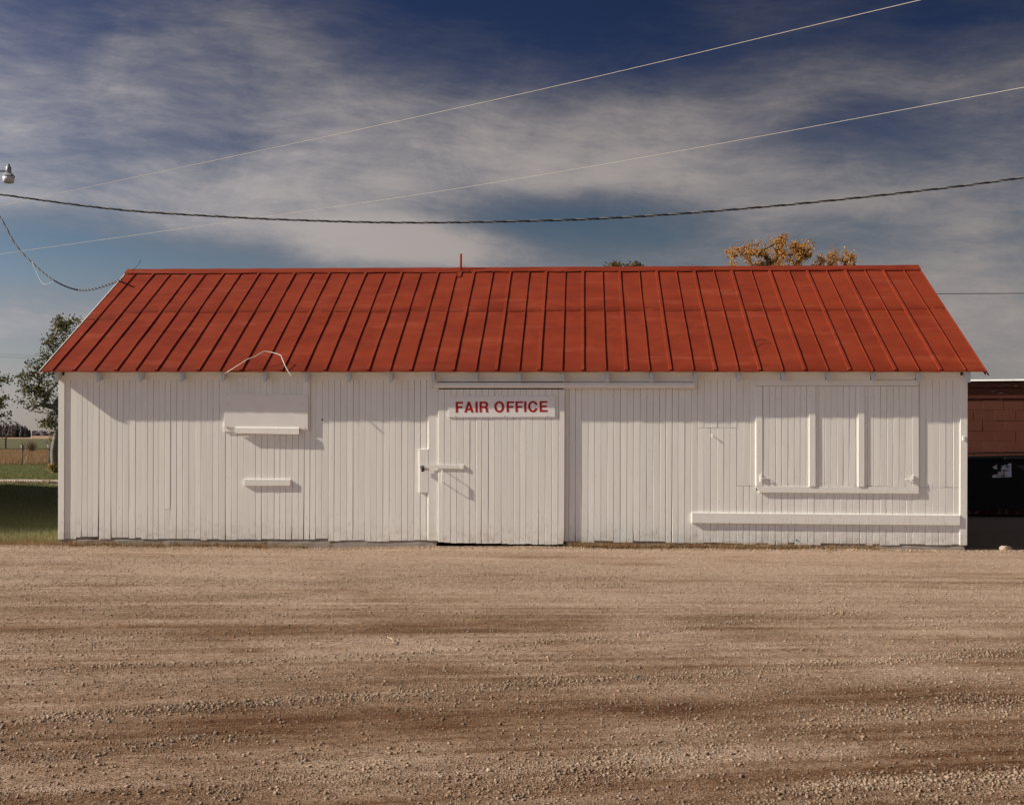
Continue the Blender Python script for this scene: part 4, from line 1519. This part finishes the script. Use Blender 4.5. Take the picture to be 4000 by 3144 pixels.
def interp_px(keys, n):
    ks = np.array(keys, float)
    s = np.linspace(ks[0, 0], ks[-1, 0], n)
    # smooth through the keys
    out = []
    for x in s:
        i = int(np.clip(np.searchsorted(ks[:, 0], x) - 1, 0, len(ks) - 2))
        p0 = ks[max(i - 1, 0)]; p1 = ks[i]; p2 = ks[i + 1]; p3 = ks[min(i + 2, len(ks) - 1)]
        u = (x - p1[0]) / (p2[0] - p1[0])
        m1 = (p2 - p0) / max(p2[0] - p0[0], 1) * (p2[0] - p1[0]); m2 = (p3 - p1) / max(p3[0] - p1[0], 1) * (p2[0] - p1[0])
        h = p1 * (2 * u ** 3 - 3 * u ** 2 + 1) + m1 * (u ** 3 - 2 * u ** 2 + u) + p2 * (-2 * u ** 3 + 3 * u ** 2) + m2 * (u ** 3 - u ** 2)
        out.append((x, h[1], h[2]))
    return out


def wire(name, keys, r, mat, label, n=40):
    pts = [PD(a, b, c) for a, b, c in interp_px(keys, n)]
    m = MB(); m.tube(pts, r, 6)
    o = m.build(name, mat, None, True)
    tag(o, label, 'wire')
    return o


def twisted(name, keys, rad, pitch, label, n=60, r=0.011, mats=('black_wire', 'black_wire', 'grey_wire')):
    base = [PD(a, b, c) for a, b, c in interp_px(keys, n)]
    # resample at even spacing
    seg = [0.0]
    for a, b in zip(base[:-1], base[1:]): seg.append(seg[-1] + (b - a).length)
    step = pitch / 9.0
    N = int(seg[-1] / step)
    root = empty(name, base[0]); tag(root, label, 'cable')
    pts = []
    j = 0
    for i in range(N + 1):
        s = seg[-1] * i / N
        while j < len(seg) - 2 and seg[j + 1] < s: j += 1
        u = (s - seg[j]) / max(seg[j + 1] - seg[j], 1e-6)
        pts.append((s, base[j].lerp(base[j + 1], u), (base[j + 1] - base[j]).normalized()))
    for k, mt in enumerate(mats):
        path = []
        for s, p, d in pts:
            a = 2 * math.pi * (s / pitch + k / len(mats)) + 0.5 * math.sin(s * .7)
            u = d.cross(Vector((0, 0, 1))).normalized(); w = d.cross(u)
            path.append(p + (u * math.cos(a) + w * math.sin(a)) * rad)
        mm = MB(); mm.tube(path, r if mt != 'grey_wire' else r * .8, 5)
        mm.build('strand', mt, root, True)


twisted('twisted_cable', [(-230, 728, 29.5), (0, 760, 29.3), (460, 819, 29), (920, 850, 28.6), (1178, 861, 28.3), (1473, 869, 28), (1795, 869, 27.6), (2393, 852, 27), (3037, 804, 26.4), (3681, 736, 25.8), (4000, 694, 25.5), (4300, 648, 25.2)],
        0.014, 0.52, 'dark twisted cable sagging across the sky above the shed', 90, 0.0125)
twisted('service_drop', [(-230, 560, 29.5), (0, 847, 27.8), (60, 955, 27.2), (140, 1040, 26.4), (215, 1098, 25.0), (290, 1130, 23.4), (350, 1132, 21.9), (420, 1113, 20.3), (474, 1092, 18.9)],
        0.010, 0.34, 'twisted service cable dropping in a curve to the left roof edge', 60, 0.0085, ('black_wire', 'grey_wire', 'black_wire'))
wire('tie_wire', [(124, 1022, 26.55), (140, 1062, 26.3), (158, 1098, 26.0), (176, 1111, 25.7), (195, 1104, 25.4), (215, 1099, 25.0)], 0.0026, 'white_cable', 'thin loose white wire hanging beside the service cable', 20)
wire('power_line', [(-300, 868, 35.5), (0, 805, 34.0), (2000, 376, 23.5), (3600, 0, 18.0), (4200, -140, 16.6)], 0.0050, 'aluminium_wire', 'upper of the two pale power lines rising to the right', 50)
wire('power_line', [(-300, 1030, 46.5), (0, 993, 44.0), (2000, 703, 31.0), (4000, 342, 22.5), (4400, 262, 21.0)], 0.0056, 'aluminium_wire', 'lower of the two pale power lines crossing the dark cable', 50)
wire('dark_line', [(3400, 1149, 31), (3665, 1148, 30), (4000, 1146, 29), (4500, 1140, 27)], 0.010, 'black_wire', 'thin dark wire running right from behind the roof', 10)
for (ya, yb, lb) in ((1384, 1398, 'topmost faint distant wire behind the left tree'), (1394, 1408, 'second faint distant wire behind the left tree'), (1566, 1562, 'lowest faint distant wire left of the tree trunk')):
    wire('distant_wire', [(-300, ya - (yb - ya), 150), (0, ya, 150), (300, yb, 152), (500, yb + 5, 153)], 0.013, 'black_wire', lb, 10)


# ================================================================== TREES
def tree(name, base, crowns, tips, leaf_n, leaf_size, leafmat, barkmat, label, seed, trunk_r=0.12, trunk_pts=None, spread=0.28, lift=0.0, jit=0.18, rtip=0.006, group=None, leaf_part=True):
    rr = random.Random(seed); rn = np.random.default_rng(seed)
    base = Vector(base)
    root = empty(name, base)
    tag(root, label, 'tree', group)
    nodes = [base]; par = [-1]
    for tp in (trunk_pts or []):
        nodes.append(Vector(tp)); par.append(len(nodes) - 2)
    tot = sum(c[2] for c in crowns)
    targets = []
    for (c, rad, wgt) in crowns:
        for _ in range(int(tips * wgt / tot)):
            while True:
                p = Vector((rr.uniform(-1, 1), rr.uniform(-1, 1), rr.uniform(-1, 1)))
                if p.length < 1: break
            if p.length > 1e-3: p = p.normalized() * p.length ** 0.6
            targets.append(Vector(c) + Vector((p.x * rad[0], p.y * rad[1], p.z * rad[2])))
    start = nodes[-1]
    targets.sort(key=lambda p: (p - start).length)
    ends = []
    first = max(1, len(nodes) // 2)
    for tgt in targets:
        best, bi = 1e9, 0
        for i in range(first, len(nodes)):
            nd = nodes[i]
            dv = tgt - nd
            cost = dv.length + (0.6 * max(0, -dv.z))
            if cost < best: best, bi = cost, i
        a = nodes[bi]; L = (tgt - a).length
        k = max(1, min(4, int(L / 0.35)))
        pi = bi
        for q in range(1, k + 1):
            f = q / k
            p = a.lerp(tgt, f) + Vector((rr.uniform(-1, 1), rr.uniform(-1, 1), rr.uniform(-.3, 1))) * jit * L * .4 * (1 - f) * f * 2
            p.z += lift * math.sin(f * math.pi) * L
            nodes.append(p); par.append(pi); pi = len(nodes) - 1
        ends.append(pi)
    cnt = [0] * len(nodes)
    for e in ends:
        i = e
        while i >= 0:
            cnt[i] += 1; i = par[i]
    mx = max(cnt)
    rad = [max(rtip, trunk_r * (c / mx) ** 0.55) for c in cnt]
    kids = {}
    for i, p in enumerate(par):
        kids.setdefault(p, []).append(i)
    trunk = MB(); branch = MB()
    for i in range(1, len(nodes)):
        p = par[i]
        tgt_mb = trunk if i < max(2, len(trunk_pts or []) + 1) else branch
        ra = min(rad[p], rad[i] * 1.25); n = 8 if rad[i] > .03 else (4 if rad[i] > .012 else 3)
        if tgt_mb is trunk: ra = rad[p] * (1.25 if p == 0 else 1)
        tgt_mb.tube([nodes[p], nodes[i]], [ra, rad[i]], n, False)
    tk = trunk.build('trunk', barkmat, root, True)
    bo = branch.build('branches', barkmat, root, True)
    if leaf_n:
        m_ = leaf_n * len(ends)
        ctr = np.repeat(np.array([nodes[e][:] for e in ends]), leaf_n, 0)
        back = np.repeat(np.array([nodes[par[e]][:] for e in ends]), leaf_n, 0)
        f = rn.random((m_, 1)) ** 1.6 * 0.6
        ctr = ctr * (1 - f) + back * f + rn.normal(0, spread, (m_, 3)) * np.array([[1, 1, .85]])
        nrm = rn.normal(size=(m_, 3)); nrm /= np.linalg.norm(nrm, axis=1)[:, None]
        t1 = np.cross(nrm, rn.normal(size=(m_, 3))); t1 /= np.linalg.norm(t1, axis=1)[:, None]
        t2 = np.cross(nrm, t1)
        s = leaf_size * rn.uniform(.6, 1.25, (m_, 1))
        V = np.stack([ctr - t1 * s, ctr + t2 * s * .62 + nrm * s * .15, ctr + t1 * s, ctr - t2 * s * .62 + nrm * s * .15], 1).reshape(-1, 3)
        Q = np.arange(m_ * 4).reshape(-1, 4)
        tone = np.repeat(np.clip(rn.normal(.5, .28, m_), 0, 1), 4)
        me = np_mesh('crown', V, None, quads=Q, floats={'tone': tone})
        link('crown', me, leafmat, root)
    return root


def S(px, py, dist):
    return PD(px, py, dist)


# wind-bent tree by the left end of the shed
T1 = 49.6
b1 = G(216, 1842)
T1 = (b1 - Vector((CX, -D, 0))).dot(Fv)
sc = T1 / F
tree('leafy_tree', b1 + Vector((0, 0, -.1)),
     [(S(300, 1420, T1), (70 * sc, 1.0, 140 * sc), 3.0), (S(285, 1300, T1), (60 * sc, .8, 70 * sc), 1.6), (S(130, 1560, T1), (55 * sc, .7, 60 * sc), 1.3), (S(205, 1490, T1 + .3), (55 * sc, .8, 75 * sc), 1.5),
      (S(112, 1495, T1), (38 * sc, .5, 40 * sc), 0.7), (S(140, 1440, T1), (32 * sc, .5, 42 * sc), 0.8), (S(205, 1375, T1 - .3), (38 * sc, .5, 80 * sc), 1.2),
      (S(205, 1625, T1), (32 * sc, .4, 45 * sc), 0.8), (S(180, 1660, T1), (22 * sc, .3, 18 * sc), 0.3), (S(420, 1480, T1), (120 * sc, 1.4, 150 * sc), 2.0), (S(255, 1260, T1), (30 * sc, .4, 30 * sc), .5)],
     290, 24, 0.056, 'leaf_green', 'bark_grey', 'leafy green tree with a curved grey trunk beside the left end of the shed', 21, 0.15,
     [S(212, 1800, T1), S(211, 1760, T1), S(218, 1720, T1), S(232, 1670, T1), S(246, 1620, T1)], 0.125, 0.05)
# yellow leaves at its foot
def leaf_clump(name, c, rad, n, size, mat, label, cat, seed, upright=False, parent=None):
    rn = np.random.default_rng(seed)
    p = rn.normal(size=(n, 3)) * 0.5
    p[:, 2] = np.abs(p[:, 2])
    ctr = np.array(c)[None] + p * np.array(rad)[None]
    nrm = rn.normal(size=(n, 3)); nrm /= np.linalg.norm(nrm, axis=1)[:, None]
    t1 = np.cross(nrm, rn.normal(size=(n, 3))); t1 /= np.linalg.norm(t1, axis=1)[:, None]
    t2 = np.cross(nrm, t1)
    s = size * rn.uniform(.6, 1.3, (n, 1))
    V = np.stack([ctr - t1 * s, ctr + t2 * s * .6, ctr + t1 * s, ctr - t2 * s * .6], 1).reshape(-1, 3)
    me = np_mesh(name, V, None, quads=np.arange(n * 4).reshape(-1, 4), floats={'tone': np.repeat(np.clip(rn.normal(.5, .3, n), 0, 1), 4)})
    return me


def shrub(name, c, rad, nst, nleaf, size, leafmat, twigmat, label, seed):
    rr = random.Random(seed)
    c = Vector(c)
    root = empty(name, c); tag(root, label, 'shrub')
    mb_ = MB()
    for i in range(nst):
        a = rr.uniform(0, 2 * math.pi); q = rr.uniform(.1, 1)
        tip = c + Vector((math.cos(a) * rad[0] * q, math.sin(a) * rad[1] * q, rad[2] * rr.uniform(.55, 1.15) * (1 - .35 * q * q)))
        mid = c.lerp(tip, .5) + Vector((rr.uniform(-.1, .1) * rad[0], rr.uniform(-.1, .1) * rad[1], rad[2] * .12))
        b0 = c + Vector((rr.uniform(-.2, .2) * rad[0], rr.uniform(-.2, .2) * rad[1], 0))
        mb_.tube([b0, mid, tip], [rad[2] * .016, rad[2] * .010, rad[2] * .004], 4, False)
    mb_.build('stems', twigmat, root)
    if nleaf:
        me = leaf_clump('foliage', c + Vector((0, 0, rad[2] * .12)), (rad[0] * .9, rad[1] * .9, rad[2] * .95), nleaf, size, leafmat, '', '', seed)
        link('foliage', me, leafmat, root)
    return root


shrub('sucker_shoots', b1 + Vector((0.02, -.3, 0)), (0.24, .2, .42), 16, 110, 0.05, 'leaf_gold', 'bark', 'yellow leafy shoots around the foot of the curved trunk', 5)
# branch tips reaching in from a tree left of the view
T2 = 38.0
b2 = PD(-330, 1880, T2); b2.z = -.05
s2_ = T2 / F
tree('leafy_tree', b2, [(S(-160, 1480, T2), (150 * s2_, 1.2, 150 * s2_), 3), (S(-40, 1560, T2), (70 * s2_, .6, 18 * s2_), .8), (S(0, 1490, T2), (38 * s2_, .4, 18 * s2_), .45), (S(-20, 1620, T2), (72 * s2_, .5, 16 * s2_), .8), (S(-20, 1590, T2), (36 * s2_, .4, 14 * s2_), .4), (S(-330, 1400, T2), (160 * s2_, 1.4, 250 * s2_), 3)],
     190, 11, 0.055, 'leaf_green', 'bark', 'dark leafy branch tips reaching in at the left edge above the bare tree', 33, 0.14,
     [S(-325, 1760, T2), S(-320, 1660, T2), S(-310, 1560, T2)], 0.085, 0.02)
# autumn trees behind the roof
T3 = 44.0
s3 = T3 / F
for (bpx, crs, tips, lab_, sd) in (
        (2990, [(S(2920, 1020, T3), (75 * s3, .8, 62 * s3), 1.1), (S(2985, 985, T3), (85 * s3, .8, 50 * s3), 1.0), (S(3035, 945, T3), (35 * s3, .5, 28 * s3), .5), (S(2860, 985, T3), (25 * s3, .4, 25 * s3), .3), (S(2960, 1120, T3), (170 * s3, 1.2, 60 * s3), 1.0)], 150,
         'sparse yellow autumn tree with dark forked limbs showing above the roof', 41),
        (3130, [(S(3085, 1010, T3 + .6), (62 * s3, .8, 62 * s3), 1.5), (S(3130, 975, T3 + .6), (50 * s3, .6, 40 * s3), .9), (S(3105, 1110, T3), (120 * s3, 1, 60 * s3), 1.0)], 130,
         'dense orange autumn tree in the middle of the clump above the roof', 42),
        (3270, [(S(3265, 1025, T3 + 1), (75 * s3, .8, 60 * s3), 1.5), (S(3215, 1040, T3 + 1), (50 * s3, .6, 40 * s3), .8), (S(3262, 1110, T3 + 1), (130 * s3, 1, 50 * s3), 1.0)], 140,
         'rounded yellow autumn tree rightmost of the clump above the roof', 43)):
    bp = PD(bpx, 1850, T3); bp.z = -.05
    tree('autumn_tree', bp, crs, tips, 20, 0.045, 'leaf_yellow', 'bark', lab_, sd, 0.13, [PD(bpx, 1700, T3), PD(bpx + 4, 1500, T3), PD(bpx - 3, 1300, T3), PD(bpx + 3, 1180, T3)], 0.085, 0.03, 0.30, 0.009, 'autumn trees behind the roof')
T4 = 52.0
bp = PD(2430, 1850, T4); bp.z = -.05
s4 = T4 / F
tree('green_tree', bp, [(S(2395, 1042, T4), (28 * s4, .4, 12 * s4), 1), (S(2470, 1046, T4), (45 * s4, .4, 10 * s4), 1), (S(2430, 1120, T4), (110 * s4, 1.1, 70 * s4), 3)], 90, 18, 0.06, 'leaf_olive', 'bark',
     'green tree tips just showing over the middle of the roof', 51, 0.13, [PD(2430, 1650, T4), PD(2432, 1400, T4), PD(2428, 1220, T4)], 0.10)
# bare tree by the field
b5 = G(22, 1757); T5 = (b5 - Vector((CX, -D, 0))).dot(Fv); s5 = T5 / F
tree('bare_tree', b5 + Vector((0, 0, -.1)), [(S(20, 1675, T5), (52 * s5, 1.2, 34 * s5), 2), (S(-20, 1690, T5), (40 * s5, 1, 30 * s5), 1), (S(48, 1668, T5), (22 * s5, .8, 28 * s5), .8)], 260, 0, 0.05, 'leaf_green', 'bark',
     'small bare dark tree standing at the field edge on the left', 61, 0.085, [S(21, 1735, T5), S(22, 1718, T5), S(24, 1706, T5)], 0.1, 0, 0.35, 0.028)
g = G(123, 1765); shrub('bare_shrub', (g.x, g.y, -.08), (.75, .6, 1.05), 120, 160, 0.035, 'leaf_olive', 'bush_twig', 'round brown leafless shrub in front of the green field', 71)
g = G(88, 1765); shrub('bare_shrub', (g.x, g.y, -.08), (.30, .3, 1.0), 30, 0, 0.035, 'leaf_olive', 'bush_twig', 'thin brown leafless shrub left of the round one', 72)
g = G(222, 1768); shrub('olive_shrub', (g.x, g.y, -.08), (.85, .6, 1.85), 110, 700, 0.06, 'leaf_olive', 'bush_twig', 'tall olive shrub behind the curved tree trunk', 73)

# fence
FY = 43.2
fence = empty('wire_fence', (-22, FY, -.05))
tag(fence, 'low chain-link fence with steel posts along the far lawn edge', 'fence')
dpost = PX(191, FY) - PX(86.5, FY)
xf = PX(86.5, FY) - 4 * dpost
fz1 = PZ(86, 1752, FY); pz1 = PZ(86, 1746, FY)
k = 0
xs_f = []
while k < 16:
    x = xf + k * dpost; xs_f.append(x)
    m = MB(); m.tube([(x, FY, -.1), (x, FY, fz1), (x - .05, FY - .03, pz1 + .10)], [.034, .034, .02], 8); m.build('post', 'galvanised', fence, True)
    k += 1
m = MB(); m.tube([(xs_f[0], FY - .03, fz1), (xs_f[-1], FY - .03, fz1)], .022, 6); m.build('top_rail', 'bare_dark', fence)
m = MB()
x = xs_f[3]
while x < xs_f[6]:
    m.tube([(x, FY - .02, 0.0), (x + .7, FY - .02, .7)], .0022, 3, False); m.tube([(x + .7, FY - .016, 0.0), (x, FY - .016, .7)], .0022, 3, False); x += .14
m.build('chain_link', 'galvanised', fence)
# far utility pole
pp = PD(123, 1712, 420)
fp = empty('distant_pole', (pp.x, pp.y, -.1)); tag(fp, 'pale slender pole standing in the far field', 'pole')
m = MB(); m.tube([(pp.x, pp.y, -.1), (pp.x, pp.y, PZ(123, 1676, pp.y))], .13, 8); m.build('shaft', 'white_trim', fp)


# woods on the horizon
def woods(name, pa, pb, dist, heights, depth, n, mat, label, seed, size):
    rn = np.random.default_rng(seed)
    V, Fc = [], []
    bm = bmesh.new(); bmesh.ops.create_icosphere(bm, subdivisions=2, radius=1.0)
    iv = np.array([v.co[:] for v in bm.verts]); itf = np.array([[v.index for v in f.verts] for f in bm.faces]); bm.free()
    b = 0
    for i in range(n):
        u = rn.random(); px = pa + (pb - pa) * u
        hgt = np.interp(px, [h[0] for h in heights], [h[1] for h in heights])
        p = PD(px, 1700, dist + depth * rn.random()); p.z = 0
        hz = hgt * rn.uniform(.75, 1.05)
        r = size * rn.uniform(.6, 1.2)
        for lvl in (0.25, 0.55, 0.85):
            rr_ = r * (1.15 - lvl * .75)
            v = iv * (1 + rn.normal(0, .14, (len(iv), 1))) * np.array([[rr_, rr_, hz * .26]])
            v += np.array([[p.x + rn.normal(0, r * .25), p.y, hz * lvl]])
            V.append(v); Fc.append(itf + b); b += len(iv)
    me = np_mesh(name, np.concatenate(V), np.concatenate(Fc))
    o = link(name, me, mat)
    tag(o, label, 'woodland', kind='stuff')


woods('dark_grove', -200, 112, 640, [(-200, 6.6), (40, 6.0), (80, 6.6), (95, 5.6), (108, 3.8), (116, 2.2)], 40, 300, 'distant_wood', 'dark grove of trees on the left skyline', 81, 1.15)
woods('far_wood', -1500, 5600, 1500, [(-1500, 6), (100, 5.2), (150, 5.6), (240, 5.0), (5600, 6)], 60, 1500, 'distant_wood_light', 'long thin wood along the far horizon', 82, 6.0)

# ================================================================== BARN added out of view, placed and shaped to shade the lawn
shade_barn = empty('shade_barn', (-24, 5, 0)); tag(shade_barn, 'large pale gabled barn added unseen on the left, shaped to shade the lawn', 'shade_barn')
ax_, ay0, ay1, ayc, az_e, az_r = -16.0, -8.5, 18.5, 5.0, 3.5, 12.95
prof = [(ay0, -.1), (ay1, -.1), (ay1, az_e), (ayc, az_r), (ay0, az_e)]
m = MB()
m.add([(-38, y, z) for y, z in prof] + [(ax_ - .04, y, z) for y, z in prof], [(0, 1, 2, 3, 4), (9, 8, 7, 6, 5)] + [(k, 5 + k, 5 + (k + 1) % 5, (k + 1) % 5) for k in range(5)])
m.build('wall', 'barn_wall', shade_barn)
for (ya, yb) in ((ay0 - .4, ayc), (ay1 + .4, ayc)):
    s_ = (az_r - az_e) / (ayc - ay0)
    za = az_e - .4 * s_
    m = MB()
    m.hexa([(-38.4, ya, za + .02), (ax_ + .3, ya, za + .02), (ax_ + .3, yb, az_r + .02), (-38.4, yb, az_r + .02), (-38.4, ya, za + .14), (ax_ + .3, ya, za + .14), (ax_ + .3, yb, az_r + .14), (-38.4, yb, az_r + .14)])
    m.build('roof_slope', 'barn_roof', shade_barn)
m = MB(); m.box(ax_ - .04, ax_ + .02, 2.5, 7.5, -.05, 4.2); m.build('door', 'white_paint', shade_barn)
yy = ay0 + .3
while yy < ay1 - .2:
    zt_ = az_r - abs(yy - ayc) * s_ - .1
    m = MB(); m.box(ax_ - .04, ax_ - .012, yy, yy + .045, 4.3 if 2.3 < yy < 7.6 else 0, zt_); m.build('batten', 'barn_wall', shade_barn)
    yy += .6


# ================================================================== GRASS AND WEEDS
def blades(name, xy, h, w, mat, label, cat, seed, zbase=-.045, lean=.45):
    rn = np.random.default_rng(seed)
    n = len(xy)
    a = rn.uniform(0, 2 * np.pi, n)
    dirx, diry = np.cos(a), np.sin(a)
    hh = h * rn.uniform(.45, 1.25, n)
    ln = rn.normal(0, lean, (n, 2)) * hh[:, None]
    p = np.column_stack([xy, yard_height(xy[:, 0], xy[:, 1]) - .004 if zbase is None else np.full(n, zbase)])
    off = np.column_stack([dirx, diry, np.zeros(n)]) * (w * rn.uniform(.6, 1.3, n))[:, None]
    tip = p + np.column_stack([ln, hh])
    V = np.stack([p - off, p + off, tip], 1).reshape(-1, 3)
    T = np.arange(n * 3).reshape(-1, 3)
    me = np_mesh(name, V, T, floats={'tone': np.repeat(np.clip(rn.normal(.5, .25, n), 0, 1), 3)})
    o = link(name, me, mat); tag(o, label, cat, kind='stuff')
    return o


def corridor(n, d0_, d1_, seed, pw=1.0, ua=-0.52, ub=-0.36):
    rn = np.random.default_rng(seed)
    d = d0_ + (d1_ - d0_) * rn.random(n) ** pw
    u = rn.uniform(ua, ub, n)
    return np.column_stack([CX + u * d - .0578 * d, d - D])


xy = corridor(52000, 16.3, 24.0, 91, 1.3); xy = xy[xy[:, 0] < 0.0]
edge = 0.12 + 0.35 * fbm(xy[:, 0] * 1.7, xy[:, 1] * 0, 302, 3)
xy = xy[xy[:, 1] > edge * .8]
blades('lawn_grass', xy, 0.065, .0042, 'grass_blade', 'short green grass at the left corner of the shed', 'grass', 92)
xy = corridor(52000, 24.0, 60.0, 93, 1.6)
xy = xy[~((xy[:, 1] > 20.7) & (xy[:, 1] < 23.9))]
blades('far_lawn_grass', xy, 0.05, .010, 'grass_blade', 'mown lawn grass running back to the fence', 'grass', 94)
xy = corridor(26000, 60.0, 112.0, 95, 1.4)
blades('dry_meadow_grass', xy, 0.30, .018, 'dry_blade', 'tall dry brown grass behind the fence', 'grass', 96, -.08, .25)
xy = corridor(9000, 16.0, 17.1, 97, 1.0, -.55, -.34)
xy = xy[(xy[:, 0] < .15) & (xy[:, 1] > -.15)]
blades('dry_fringe', xy, 0.045, .004, 'dry_blade', 'dry brown grass fringe where lawn meets gravel', 'grass', 98, -.02, .6)
xy = corridor(1800, 36.8, 38.2, 99)
blades('drive_fringe', xy, 0.07, .012, 'dry_blade', 'dry brown grass along the drive edge', 'grass', 100, -.04, .5)
xy = corridor(15000, 16.35, 18.4, 103, 1.0, -.52, -.36)
xy = xy[(xy[:, 0] < -.02) & (xy[:, 1] > .16)]
tuft = fbm(xy[:, 0] * 6, xy[:, 1] * 6, 305, 3)
xy = xy[tuft > .44]
blades('verge_grass', xy, 0.10, .0045, 'verge_blade', 'longer pale grass in the sun at the left corner of the shed', 'grass', 104)
# weeds along the foundation
rn = np.random.default_rng(120)
pts, pts2 = [], []
for k in range(210):
    px = rn.choice([rn.uniform(260, 1250), rn.uniform(2215, 3400), rn.uniform(2215, 3100)])
    cx = PX(px); cy = rn.uniform(-.22, -.03)
    n = rn.integers(10, 60)
    q = np.column_stack([rn.normal(cx, .06, n), np.minimum(rn.normal(cy, .035, n), -.008)])
    (pts if rn.random() < .74 else pts2).append(q)
blades('dry_weeds', np.concatenate(pts), 0.085, .0045, 'dry_blade', 'dry brown weeds along the foot of the shed wall', 'weeds', 121, None, .6)
blades('green_weeds', np.concatenate(pts2), 0.045, .003, 'grass_blade', 'small green weeds along the foot of the shed wall', 'weeds', 122, None, .6)
